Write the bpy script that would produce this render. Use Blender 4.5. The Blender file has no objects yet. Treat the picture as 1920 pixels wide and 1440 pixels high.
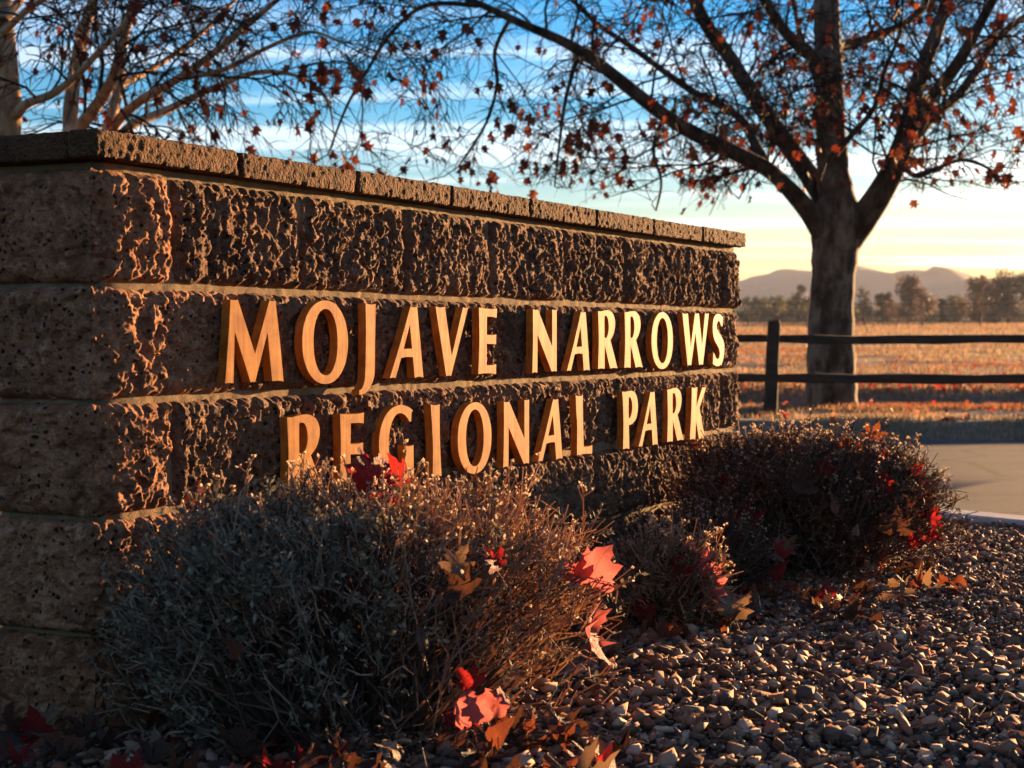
import bpy, math, random
import numpy as np
from mathutils import Vector, Matrix
R = math.radians
random.seed(7); rng = np.random.default_rng(11)
scene = bpy.context.scene
COL = scene.collection

# ------------------------------------------------------------------ camera
CAM_Z = 0.70
PITCH = math.atan(88/3133)
cam_d = bpy.data.cameras.new('camera'); cam = bpy.data.objects.new('camera', cam_d); COL.objects.link(cam)
cam.location = (0, 0, CAM_Z); cam.rotation_euler = (R(90)-PITCH, 0, 0)
cam_d.sensor_width = 36; cam_d.lens = 3133/1920*36
cam_d.clip_start = 0.05; cam_d.clip_end = 20000
cam_d.dof.use_dof = True; cam_d.dof.focus_distance = 3.7; cam_d.dof.aperture_fstop = 8.5
scene.camera = cam
# ------------------------------------------------------------------ light
SUN_AZ, SUN_EL = 38.5, 4.5          # azimuth clockwise from the view axis (+Y), elevation
sun_dir = Vector((math.sin(R(SUN_AZ))*math.cos(R(SUN_EL)), math.cos(R(SUN_AZ))*math.cos(R(SUN_EL)), math.sin(R(SUN_EL))))
sl = bpy.data.lights.new('sun', 'SUN'); sun = bpy.data.objects.new('sun', sl); COL.objects.link(sun)
sun.rotation_euler = sun_dir.to_track_quat('Z', 'Y').to_euler()
sl.energy = 5.0; sl.angle = R(0.5); sl.color = (1.0, 0.57, 0.255)
world = bpy.data.worlds.new('World'); scene.world = world; world.use_nodes = True
def build_world():
    nt = world.node_tree; N = nt.nodes; L = nt.links
    for n in list(N): N.remove(n)
    out = N.new('ShaderNodeOutputWorld'); bg = N.new('ShaderNodeBackground'); bg.inputs['Strength'].default_value = 0.062
    sky = N.new('ShaderNodeTexSky'); sky.sky_type = 'NISHITA'; sky.sun_disc = False
    sky.sun_elevation = R(SUN_EL); sky.sun_rotation = R(SUN_AZ); sky.air_density = 1.15; sky.dust_density = 0.9; sky.ozone_density = 5.2
    tc = N.new('ShaderNodeTexCoord')
    sep = N.new('ShaderNodeSeparateXYZ'); L.new(tc.outputs['Generated'], sep.inputs[0])
    def math_(op, a, b=None, clamp=False):
        m = N.new('ShaderNodeMath'); m.operation = op; m.use_clamp = clamp
        for i, v in enumerate((a, b)):
            if v is None: continue
            if isinstance(v, (int, float)): m.inputs[i].default_value = v
            else: L.new(v, m.inputs[i])
        return m.outputs[0]
    zz = math_('ADD', math_('MAXIMUM', sep.outputs[2], 0.0), 0.06)
    u = math_('DIVIDE', sep.outputs[0], zz); v = math_('DIVIDE', sep.outputs[1], zz)
    comb = N.new('ShaderNodeCombineXYZ'); L.new(u, comb.inputs[0]); L.new(v, comb.inputs[1])
    # cirrus: long streaks on a high flat layer
    mp = N.new('ShaderNodeMapping'); mp.inputs['Rotation'].default_value = (0, 0, R(-42)); mp.inputs['Scale'].default_value = (0.34, 1.7, 1); mp.inputs['Location'].default_value = (0.4, 5.2, 0)
    L.new(comb.outputs[0], mp.inputs[0])
    nz = N.new('ShaderNodeTexNoise'); nz.inputs['Scale'].default_value = 1.0; nz.inputs['Detail'].default_value = 7; nz.inputs['Roughness'].default_value = 0.55; nz.inputs['Distortion'].default_value = 0.5
    L.new(mp.outputs[0], nz.inputs['Vector'])
    rp = N.new('ShaderNodeMapRange'); rp.interpolation_type = 'SMOOTHSTEP'
    rp.inputs['From Min'].default_value = 0.47; rp.inputs['From Max'].default_value = 0.66
    L.new(nz.outputs['Fac'], rp.inputs['Value'])
    fac = math_('MULTIPLY', rp.outputs[0], 0.8)
    hsv = N.new('ShaderNodeHueSaturation'); satv = math_('ADD', math_('MULTIPLY', math_('MULTIPLY', math_('MAXIMUM', sep.outputs[2], 0.0), 3.2, True), 0.45), 1.22); L.new(satv, hsv.inputs['Saturation']); L.new(sky.outputs[0], hsv.inputs['Color'])
    # cloud light: the sky behind it, much brighter and paler
    hs2 = N.new('ShaderNodeHueSaturation'); hs2.inputs['Saturation'].default_value = 0.4; hs2.inputs['Value'].default_value = 1.75; L.new(sky.outputs[0], hs2.inputs['Color'])
    mx = N.new('ShaderNodeMix'); mx.data_type = 'RGBA'
    L.new(fac, mx.inputs['Factor']); L.new(hsv.outputs[0], mx.inputs['A']); L.new(hs2.outputs[0], mx.inputs['B'])
    L.new(mx.outputs['Result'], bg.inputs['Color']); L.new(bg.outputs[0], out.inputs['Surface'])
build_world()
scene.view_settings.view_transform = 'Standard'; scene.view_settings.look = 'None'
scene.view_settings.exposure = 2.78; scene.view_settings.gamma = 1.0; scene.view_settings.use_curve_mapping = False
scene.render.engine = 'CYCLES'
cy = scene.cycles
cy.use_denoising = True; cy.use_adaptive_sampling = True; cy.adaptive_threshold = 0.015
cy.max_bounces = 6; cy.diffuse_bounces = 3; cy.glossy_bounces = 3; cy.transmission_bounces = 4; cy.transparent_max_bounces = 6; cy.volume_bounces = 0
cy.sample_clamp_indirect = 6

# ------------------------------------------------------------------ helpers
FPX = 3133.0
_fw = Vector((0, math.cos(PITCH), -math.sin(PITCH))); _up = Vector((0, math.sin(PITCH), math.cos(PITCH)))
def at(px, py, Y):
    """the place that stands Y metres ahead, measured from the photograph's 1920 x 1440 frame"""
    d = _fw + Vector((1, 0, 0))*((px-960)/FPX) - _up*((py-720)/FPX)
    return Vector((0, 0, CAM_Z)) + d*(Y/d.y)

def link(o, parent=None):
    COL.objects.link(o)
    if parent is not None: o.parent = parent
    return o
def tag(o, label=None, cat=None, group=None, kind=None):
    if label: o['label'] = label
    if cat: o['category'] = cat
    if group: o['group'] = group
    if kind: o['kind'] = kind
    return o
def empty(name, loc=(0, 0, 0), rz=0):
    o = bpy.data.objects.new(name, None); o.location = loc; o.rotation_euler = (0, 0, rz); o.empty_display_size = 0.1
    return link(o)
def mesh_obj(name, verts, faces, mats, parent=None, smooth=False, midx=None):
    me = bpy.data.meshes.new(name)
    if isinstance(faces, np.ndarray):
        k = faces.shape[1]; nf = len(faces)
        verts = np.asarray(verts, dtype=np.float32)
        me.vertices.add(len(verts)); me.vertices.foreach_set('co', verts.ravel())
        me.loops.add(nf*k); me.loops.foreach_set('vertex_index', faces.astype(np.int32).ravel())
        me.polygons.add(nf); me.polygons.foreach_set('loop_start', np.arange(0, nf*k, k, dtype=np.int32))
        me.update(calc_edges=True)
    else:
        me.from_pydata([tuple(map(float, v)) for v in verts], [], faces); me.update()
    for m in (mats if isinstance(mats, (list, tuple)) else [mats]): me.materials.append(m)
    if midx is not None: me.polygons.foreach_set('material_index', np.asarray(midx, dtype=np.int32))
    if smooth: me.polygons.foreach_set('use_smooth', np.ones(len(me.polygons), dtype=bool))
    return link(bpy.data.objects.new(name, me), parent)

class MB:
    """collects triangles and quads for one mesh"""
    def __init__(s): s.v = []; s.f = []; s.m = []
    def add(s, v, f, m=0):
        b = len(s.v); s.v.extend(v); s.f.extend([tuple(i+b for i in q) for q in f]); s.m.extend([m]*len(f))
    def tube(s, pts, rad, sides=3, m=0, cap=False):
        b = len(s.v); n = len(pts)
        ref = None
        for i in range(n):
            t = (pts[min(i+1, n-1)]-pts[max(i-1, 0)])
            if t.length < 1e-9: t = Vector((0, 0, 1))
            t.normalize()
            if ref is None:
                ref = t.cross(Vector((0.31, 0.17, 0.93)))
                if ref.length < 0.1: ref = t.cross(Vector((1, 0, 0)))
            ref = (ref - t*ref.dot(t)); ref.normalize()
            bi = t.cross(ref)
            for k in range(sides):
                a = 2*math.pi*k/sides
                s.v.append(pts[i] + (ref*math.cos(a)+bi*math.sin(a))*rad[i])
        for i in range(n-1):
            for k in range(sides):
                k2 = (k+1) % sides
                s.f.append((b+i*sides+k, b+i*sides+k2, b+(i+1)*sides+k2, b+(i+1)*sides+k)); s.m.append(m)
        if cap:
            s.f.append(tuple(b+(n-1)*sides+k for k in range(sides))); s.m.append(m)
            s.f.append(tuple(b+k for k in reversed(range(sides)))); s.m.append(m)
    def box(s, c, sx, sy, sz, m=0, axes=None):
        ax = axes or (Vector((1, 0, 0)), Vector((0, 1, 0)), Vector((0, 0, 1)))
        v = [Vector(c)+ax[0]*(a*sx/2)+ax[1]*(b*sy/2)+ax[2]*(d*sz/2) for d in (-1, 1) for a, b in ((-1, -1), (1, -1), (1, 1), (-1, 1))]
        s.add(v, [(3, 2, 1, 0), (4, 5, 6, 7), (0, 1, 5, 4), (1, 2, 6, 5), (2, 3, 7, 6), (3, 0, 4, 7)], m)
    def build(s, name, mats, parent=None, smooth=False):
        o = mesh_obj(name, s.v, s.f, mats, parent, smooth, s.m if isinstance(mats, (list, tuple)) and len(mats) > 1 else None)
        return o

def _h(ix, iy, iz):
    n = (ix*374761393 + iy*668265263 + iz*2147483647 + 1013904223) & 0xFFFFFFFF
    n = ((n ^ (n >> 13))*1274126177) & 0xFFFFFFFF
    n = ((n ^ (n >> 16))*2246822519) & 0xFFFFFFFF
    return ((n ^ (n >> 15)) & 0xFFFFFF)/float(0xFFFFFF)
def vnoise(p):
    p = np.asarray(p, dtype=np.float64); i = np.floor(p).astype(np.int64); f = p-i; u = f*f*f*(f*(f*6-15)+10)
    r = 0
    for dx in (0, 1):
        for dy in (0, 1):
            for dz in (0, 1):
                w = (u[:, 0] if dx else 1-u[:, 0])*(u[:, 1] if dy else 1-u[:, 1])*(u[:, 2] if dz else 1-u[:, 2])
                r = r+w*_h(i[:, 0]+dx, i[:, 1]+dy, i[:, 2]+dz)
    return r*2-1
def fbm(p, oct=3, gain=0.5, ridged=False):
    a = 1.0; r = 0; tot = 0; p = np.array(p, dtype=np.float64)
    for k in range(oct):
        v = vnoise(p+k*17.3)
        r = r+a*((1-2*np.abs(v)) if ridged else v); tot += a; a *= gain; p = p*2.03
    return r/tot

# ------------------------------------------------------------------ materials
MATS = {}
def mat(name, base=(0.5, 0.5, 0.5), rough=0.8, metallic=0.0, spec=0.3):
    m = bpy.data.materials.new(name); m.use_nodes = True; MATS[name] = m
    b = m.node_tree.nodes['Principled BSDF']
    b.inputs['Base Color'].default_value = (*base, 1); b.inputs['Roughness'].default_value = rough
    b.inputs['Metallic'].default_value = metallic; b.inputs['Specular IOR Level'].default_value = spec
    return m
class NT:
    def __init__(s, m): s.t = m.node_tree; s.N = s.t.nodes; s.L = s.t.links; s.b = s.N['Principled BSDF']; s.out = s.N['Material Output']
    def coord(s, which='Object'):
        return s.N.new('ShaderNodeTexCoord').outputs[which]
    def pos(s): return s.N.new('ShaderNodeNewGeometry').outputs['Position']
    def mapping(s, vec, scale=(1, 1, 1), rot=(0, 0, 0)):
        n = s.N.new('ShaderNodeMapping'); n.inputs['Scale'].default_value = scale; n.inputs['Rotation'].default_value = rot; s.L.new(vec, n.inputs[0]); return n.outputs[0]
    def noise(s, vec, scale, detail=4, rough=0.55, dist=0.0):
        n = s.N.new('ShaderNodeTexNoise'); n.inputs['Scale'].default_value = scale; n.inputs['Detail'].default_value = detail
        n.inputs['Roughness'].default_value = rough; n.inputs['Distortion'].default_value = dist
        s.L.new(vec, n.inputs['Vector']); return n.outputs['Fac']
    def voro(s, vec, scale, feature='F1', out='Distance', rnd=1.0):
        n = s.N.new('ShaderNodeTexVoronoi'); n.feature = feature; n.inputs['Scale'].default_value = scale; n.inputs['Randomness'].default_value = rnd
        s.L.new(vec, n.inputs['Vector']); return n.outputs[out]
    def ramp(s, fac, stops, interp='LINEAR'):
        n = s.N.new('ShaderNodeValToRGB'); cr = n.color_ramp; cr.interpolation = interp
        while len(cr.elements) < len(stops): cr.elements.new(0.5)
        for e, (p, c) in zip(cr.elements, stops): e.position = p; e.color = (*c, 1) if len(c) == 3 else c
        s.L.new(fac, n.inputs[0]); return n.outputs['Color']
    def mix(s, fac, a, b, blend='MIX'):
        n = s.N.new('ShaderNodeMix'); n.data_type = 'RGBA'; n.blend_type = blend
        for k, v in (('Factor', fac), ('A', a), ('B', b)):
            if isinstance(v, (int, float)): n.inputs[k].default_value = v
            elif isinstance(v, tuple): n.inputs[k].default_value = (*v, 1)
            else: s.L.new(v, n.inputs[k])
        return n.outputs['Result']
    def math(s, op, a, b=None, clamp=False):
        n = s.N.new('ShaderNodeMath'); n.operation = op; n.use_clamp = clamp
        for i, v in enumerate((a, b)):
            if v is None: continue
            if isinstance(v, (int, float)): n.inputs[i].default_value = v
            else: s.L.new(v, n.inputs[i])
        return n.outputs[0]
    def bump(s, h, dist=0.01, strength=1.0, normal=None):
        n = s.N.new('ShaderNodeBump'); n.inputs['Distance'].default_value = dist; n.inputs['Strength'].default_value = strength
        s.L.new(h, n.inputs['Height'])
        if normal is not None: s.L.new(normal, n.inputs['Normal'])
        s.L.new(n.outputs[0], s.b.inputs['Normal']); return n.outputs[0]
    def color(s, c): s.L.new(c, s.b.inputs['Base Color'])
    def rnd_obj(s): return s.N.new('ShaderNodeObjectInfo').outputs['Random']
    def rnd_isl(s): return s.N.new('ShaderNodeNewGeometry').outputs['Random Per Island']
    def translucent(s, col, fac):
        t = s.N.new('ShaderNodeBsdfTranslucent')
        if isinstance(col, tuple): t.inputs[0].default_value = (*col, 1)
        else: s.L.new(col, t.inputs[0])
        mx = s.N.new('ShaderNodeMixShader'); mx.inputs[0].default_value = fac
        s.L.new(s.b.outputs[0], mx.inputs[1]); s.L.new(t.outputs[0], mx.inputs[2]); s.L.new(mx.outputs[0], s.out.inputs['Surface'])

def m_block(name='split_face_block', corner=False):
    m = mat(name, rough=0.92, spec=0.15); n = NT(m); P = n.pos()
    big = n.noise(P, 9, 5, 0.6)
    base = n.ramp(big, [(0.30, (0.070, 0.030, 0.014)), (0.5, (0.175, 0.078, 0.035)), (0.70, (0.32, 0.165, 0.085))])
    base = n.mix(n.ramp(n.noise(P, 42, 4, 0.7), [(0.50, (0, 0, 0)), (0.66, (0.85, 0.85, 0.85))]), base, (0.38, 0.225, 0.135)); base = n.mix(n.ramp(n.noise(n.mapping(P, (1, 1, 1), (1, 2, 3)), 30, 4, 0.7), [(0.52, (0, 0, 0)), (0.7, (0.8, 0.8, 0.8))]), base, (0.055, 0.027, 0.015))
    base = n.mix(0.3, base, n.mix(n.rnd_obj(), (0.11, 0.052, 0.027), (0.24, 0.135, 0.078)))
    grain = n.noise(P, 260, 3, 0.7)
    base = n.mix(n.ramp(grain, [(0.35, (1, 1, 1)), (0.65, (0, 0, 0))]), base, n.mix(0.6, base, (0.045, 0.025, 0.016)))
    # black scoria and pale aggregate, pits
    wv = n.N.new('ShaderNodeVectorMath'); wv.operation = 'ADD'; nzc = n.N.new('ShaderNodeTexNoise'); nzc.inputs['Scale'].default_value = 70; nzc.inputs['Detail'].default_value = 3; n.L.new(P, nzc.inputs['Vector'])
    sc_ = n.N.new('ShaderNodeVectorMath'); sc_.operation = 'SCALE'; sc_.inputs['Scale'].default_value = 0.012; n.L.new(nzc.outputs['Color'], sc_.inputs[0]); n.L.new(P, wv.inputs[0]); n.L.new(sc_.outputs[0], wv.inputs[1]); wv = wv.outputs[0]
    spk = n.voro(wv, 66); msk = n.noise(P, 15, 5, 0.7)
    black = n.math('MULTIPLY', n.ramp(spk, [(0.17, (1, 1, 1)), (0.30, (0, 0, 0))]), n.ramp(msk, [(0.44, (0, 0, 0)), (0.52, (1, 1, 1))]))
    spk2 = n.voro(n.mapping(P, (1, 1, 1), (0.4, 0.3, 0.2)), 150); msk2 = n.noise(P, 55, 2)
    pale = n.math('MULTIPLY', n.ramp(spk2, [(0.14, (1, 1, 1)), (0.22, (0, 0, 0))]), n.ramp(msk2, [(0.56, (0, 0, 0)), (0.6, (1, 1, 1))]))
    if corner: base = n.mix(1.0, base, (1.85, 1.62, 1.48), 'MULTIPLY')  # corner units paler tan, brightened to paint in skylight on the end face
    base = n.mix(black, base, (0.012, 0.010, 0.009)); base = n.mix(n.math('MULTIPLY', pale, 0.6), base, (0.36, 0.30, 0.25))
    n.color(base)
    h = n.math('SUBTRACT', n.math('ADD', n.math('MULTIPLY', n.noise(P, 70, 6, 0.65), 1.0), n.math('MULTIPLY', grain, 0.35)), n.math('MULTIPLY', black, 0.5))
    n.bump(h, 0.010, 1.0)
    return m
def m_cap():
    m = mat('cap_concrete', rough=0.92, spec=0.15); n = NT(m); P = n.pos()
    g = n.noise(P, 120, 5, 0.7); v = n.voro(P, 160)
    base = n.ramp(n.noise(P, 14, 4), [(0.3, (0.075, 0.034, 0.014)), (0.7, (0.15, 0.073, 0.033))])
    pit = n.math('MULTIPLY', n.ramp(v, [(0.12, (1, 1, 1)), (0.3, (0, 0, 0))]), n.ramp(n.noise(P, 60, 2), [(0.48, (0, 0, 0)), (0.55, (1, 1, 1))]))
    n.color(n.mix(pit, base, (0.025, 0.015, 0.010)))
    n.bump(n.math('SUBTRACT', n.math('ADD', g, n.math('MULTIPLY', v, 0.7)), pit), 0.012, 1.0)
    return m
def m_mortar():
    m = mat('mortar', rough=0.95, spec=0.1); n = NT(m); P = n.pos()
    n.color(n.ramp(n.noise(P, 40, 4), [(0.3, (0.15, 0.105, 0.06)), (0.7, (0.23, 0.165, 0.095))]))
    n.bump(n.noise(P, 220, 3, 0.7), 0.003, 0.8); return m
def m_gold():
    m = mat('bronze_letter', (0.6, 0.3, 0.1), 0.6, 0.0, 0.02); n = NT(m); O = n.pos()
    streak = n.noise(n.mapping(O, (60, 60, 1.6)), 2.0, 4, 0.6); blot = n.noise(O, 26, 4, 0.6)
    n.color(n.mix(n.ramp(n.math('ADD', n.math('MULTIPLY', blot, 0.6), n.math('MULTIPLY', streak, 0.4)), [(0.36, (0, 0, 0)), (0.64, (1, 1, 1))]), (0.43, 0.178, 0.028), (0.22, 0.068, 0.010)))
    n.L.new(n.math('ADD', n.math('MULTIPLY', streak, 0.2), 0.45), n.b.inputs['Roughness'])
    n.bump(streak, 0.0008, 0.25); return m
def m_twig(name, c0, c1, tr=0.0):
    m = mat(name, rough=0.8, spec=0.15); n = NT(m)
    c = n.mix(n.rnd_isl(), c0, c1); n.color(c)
    if tr: n.translucent(c, tr)
    return m
def m_leaf(name, c0, c1, tcol, tr=0.45, rough=0.6):
    m = mat(name, rough=rough, spec=0.25); n = NT(m)
    O = n.coord('Object'); k = n.noise(O, 22, 4, 0.6)
    c = n.mix(n.ramp(k, [(0.35, (0, 0, 0)), (0.65, (1, 1, 1))]), c0, c1)
    sp = n.N.new('ShaderNodeSeparateXYZ'); n.L.new(O, sp.inputs[0]); ax = n.math('ABSOLUTE', sp.outputs[0])
    lat = n.math('SINE', n.math('MULTIPLY', n.math('SUBTRACT', sp.outputs[1], n.math('MULTIPLY', ax, 0.85)), 34.0))
    vein = n.math('MAXIMUM', n.ramp(ax, [(0.010, (1, 1, 1)), (0.024, (0, 0, 0))]), n.ramp(lat, [(0.95, (0, 0, 0)), (0.995, (0.7, 0.7, 0.7))]))
    spots = n.ramp(n.noise(O, 14, 5, 0.7), [(0.60, (0, 0, 0)), (0.68, (0.8, 0.8, 0.8))])
    c = n.mix(n.math('MULTIPLY', vein, 0.55), c, c1); c = n.mix(spots, c, (0.05, 0.022, 0.012)); tc_ = n.mix(spots, n.mix(n.math('MULTIPLY', vein, 0.6), n.mix(k, tcol, c0), c1), (0.05, 0.02, 0.01))
    n.color(c); n.bump(n.math('ADD', n.noise(O, 26, 4), n.math('MULTIPLY', vein, 0.5)), 0.03, 0.6); n.translucent(tc_, tr); return m
def m_isl_leaf(name, cols, tr=0.4):
    m = mat(name, rough=0.65, spec=0.2); n = NT(m)
    c = n.ramp(n.rnd_isl(), [((i+0.5)/len(cols), col) for i, col in enumerate(cols)]); n.color(c); n.translucent(n.mix(0.0, c, c), tr); return m
def m_bark(name, c0, c1, c2, sc=1.0):
    m = mat(name, rough=0.9, spec=0.12); n = NT(m); P = n.coord('Object')
    a = n.noise(n.mapping(P, (1, 1, 0.5)), 7*sc, 5, 0.6, 0.3); b = n.noise(n.mapping(P, (1, 1, 0.35)), 22*sc, 4, 0.6)
    c = n.ramp(a, [(0.38, c0), (0.5, c1), (0.62, c2)]); c = n.mix(n.math('MULTIPLY', b, 0.6), c, c0)
    n.color(c); n.bump(n.math('ADD', a, n.math('MULTIPLY', b, 0.6)), 0.03, 0.7); return m
def m_simple(name, scale, stops, bump=None, rough=0.9, detail=5, stretch=(1, 1, 1)):
    m = mat(name, rough=rough, spec=0.15); n = NT(m); P = n.mapping(n.pos(), stretch)
    k = n.noise(P, scale, detail, 0.62); n.color(n.ramp(k, stops))
    if bump: n.bump(n.noise(P, bump[0], 5, 0.65), bump[1], bump[2])
    return m
BLOCK = m_block(); BLOCK_CORNER_LIT = m_block('corner_block_lit', True); CAP = m_cap(); MORTAR = m_mortar(); GOLD = m_gold()
PIN = mat('pin_steel', (0.10, 0.07, 0.05), 0.5, 0.7)
TWIG = m_twig('dry_sunlit_twig', (0.30, 0.17, 0.10), (0.50, 0.34, 0.22), 0.6); TWIG_D = m_twig('woody_stem', (0.035, 0.023, 0.017), (0.085, 0.058, 0.042))
SAGE = m_twig('sage_leaf', (0.05, 0.042, 0.024), (0.24, 0.20, 0.125), 0.25)
BUD = m_twig('dry_flower_head', (0.30, 0.205, 0.13), (0.46, 0.35, 0.24), 0.5)
TWIG_G = m_twig('grey_twig', (0.035, 0.023, 0.015), (0.29, 0.20, 0.14)); TWIG_R = m_twig('russet_twig', (0.07, 0.032, 0.022), (0.20, 0.10, 0.065), 0.45); LEAF_R = m_twig('russet_small_leaf', (0.035, 0.028, 0.018), (0.09, 0.052, 0.032), 0.3)
RED = m_leaf('leaf_red', (0.26, 0.016, 0.014), (0.16, 0.016, 0.012), (0.42, 0.025, 0.02), 0.4)
PINK = m_leaf('leaf_pink_red', (0.46, 0.125, 0.11), (0.34, 0.06, 0.05), (0.58, 0.13, 0.11), 0.42)
ORANGE = m_leaf('leaf_orange_brown', (0.17, 0.052, 0.022), (0.10, 0.028, 0.013), (0.26, 0.06, 0.02), 0.3)
BROWN = m_leaf('leaf_brown', (0.075, 0.034, 0.018), (0.045, 0.02, 0.011), (0.12, 0.04, 0.015), 0.25)
TAN = m_leaf('leaf_tan', (0.24, 0.15, 0.085), (0.16, 0.09, 0.05), (0.3, 0.15, 0.06), 0.25)
TREE_LEAF = m_isl_leaf('sycamore_leaf', [(0.07, 0.014, 0.007), (0.15, 0.026, 0.010), (0.05, 0.014, 0.008), (0.19, 0.05, 0.016), (0.10, 0.020, 0.010)], 0.4)
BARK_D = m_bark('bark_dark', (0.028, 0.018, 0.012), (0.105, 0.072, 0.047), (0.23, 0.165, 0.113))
BARK_SHADE = m_bark('bark_limb_shade', (0.015, 0.010, 0.007), (0.050, 0.034, 0.023), (0.11, 0.08, 0.056)); BARK_P = m_bark('bark_pale', (0.19, 0.105, 0.05), (0.38, 0.225, 0.115), (0.50, 0.33, 0.18))  # limb bark: darker copy, backlit silhouette shade put into the colour
TWIG_T = mat('tree_twig', (0.02, 0.012, 0.008), 0.85, 0, 0.1)
FENCE = m_simple('dark_fence_timber', 14, [(0.3, (0.012, 0.009, 0.008)), (0.7, (0.040, 0.030, 0.024))], (40, 0.01, 0.6), stretch=(0.3, 1, 1))
WIRE = mat('wire', (0.03, 0.028, 0.025), 0.6, 0.6)

# ------------------------------------------------------------------ the setting: ground, road, kerb, verge, field, mountains
ROAD_Z = -0.116
def terrain_h(x, y):
    x = np.asarray(x, float); y = np.asarray(y, float)
    z = np.interp(y, [13.2, 13.3, 14.0, 15.6, 18.5, 18.8, 19.8, 21, 30, 230, 231], [-0.16, -0.13, -0.055, -0.06, -0.10, -0.10, 0.035, 0.045, 0.0, 2.64, 2.64])  # invented banks and swells, shaped to throw shade bands over the verge
    und = (vnoise(np.stack([x*0.22, y*0.62, x*0+2.3], -1).reshape(-1, 3)).reshape(x.shape))*np.where(y < 45, 0.055, 0.05)
    return z + np.where((y > 13.6) & (y < 700), und, 0)
def sheet(name, xs, ys, zf, m):
    X, Y = np.meshgrid(xs, ys); Z = zf(X, Y); nx, ny = len(xs), len(ys)
    v = np.stack([X, Y, Z], -1).reshape(-1, 3); i = np.arange(nx*ny).reshape(ny, nx)
    f = np.stack([i[:-1, :-1], i[:-1, 1:], i[1:, 1:], i[1:, :-1]], -1).reshape(-1, 4)
    o = mesh_obj(name, v, f, m, smooth=True); tag(o, kind='structure'); return o
GROUND = m_simple('dry_grass_ground', 1.1, [(0.30, (0.075, 0.055, 0.028)), (0.5, (0.17, 0.115, 0.072)), (0.72, (0.28, 0.20, 0.135))], (9, 0.12, 1.0))
xs = np.concatenate([np.linspace(-2300, -60, 12), np.linspace(-45, 45, 46), np.linspace(60, 2300, 12)])
ys = np.concatenate([np.linspace(-60, 12, 10), [13.15, 13.3], np.linspace(13.8, 40, 54), np.linspace(42, 120, 40), np.linspace(125, 320, 30), np.linspace(400, 1900, 12)])
ground = sheet('ground', xs, ys, terrain_h, GROUND)

# kerb line: curves round the planting bed
KP = [(-9.0, 10.4), (-4.0, 9.9), (-1.2, 9.0), (0.5, 7.8), (1.67, 6.49), (1.909, 6.23), (2.9, 4.9), (4.1, 2.6), (5.2, -0.5), (6.2, -6.0)]
def smooth_line(P, n=6):
    out = []
    for i in range(len(P)-1):
        p0 = P[max(i-1, 0)]; p1 = P[i]; p2 = P[i+1]; p3 = P[min(i+2, len(P)-1)]
        for k in range(n):
            t = k/n
            out.append(tuple(0.5*((2*b)+(-a+c)*t+(2*a-5*b+4*c-d)*t*t+(-a+3*b-3*c+d)*t**3) for a, b, c, d in zip(p0, p1, p2, p3)))
    out.append(tuple(P[-1])); return out
KL = smooth_line(KP, 6)
def kerb():
    m = m_simple('kerb_concrete', 20, [(0.3, (0.34, 0.31, 0.27)), (0.7, (0.5, 0.47, 0.42))], (150, 0.004, 0.7))
    nrm = []
    for i in range(len(KL)):
        a = Vector(KL[max(i-1, 0)]); b = Vector(KL[min(i+1, len(KL)-1)]); t = (b-a).normalized(); nrm.append(Vector((-t.y, t.x)))  # left of travel = road side (+)
    prof = [(-0.14, -0.30), (-0.14, 0.028), (-0.135, 0.034), (-0.02, 0.036), (-0.004, 0.028), (0.0, 0.012), (0.015, -0.30)]
    # each kerb stone is a piece of its own with a narrow joint
    root = empty('kerb', (0, 0, 0)); tag(root, kind='structure')
    cum = [0]
    for i in range(1, len(KL)): cum.append(cum[-1]+(Vector(KL[i])-Vector(KL[i-1])).length)
    def pt(s):
        s = min(max(s, 0), cum[-1]-1e-6); j = max(i for i in range(len(cum)) if cum[i] <= s); j = min(j, len(KL)-2)
        t = (s-cum[j])/(cum[j+1]-cum[j]); p = Vector(KL[j]).lerp(Vector(KL[j+1]), t); nn = nrm[j].lerp(nrm[j+1], t).normalized(); return p, nn
    L = 3.0; s = 0.0
    while s < cum[-1]-0.2:
        e = min(s+L-0.008, cum[-1]); k = 9; v = []; f = []
        for q in range(k):
            p, nn = pt(s+(e-s)*q/(k-1))
            for (o, z) in prof: v.append((p.x+nn.x*o, p.y+nn.y*o, z))
        npf = len(prof)
        for q in range(k-1):
            for a in range(npf-1): f.append((q*npf+a, (q+1)*npf+a, (q+1)*npf+a+1, q*npf+a+1))
        f.append(tuple(range(npf))); f.append(tuple(reversed([(k-1)*npf+a for a in range(npf)])))
        mesh_obj('kerb_stone', v, f, m, root); s += L
    return nrm
KN = kerb()
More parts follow.
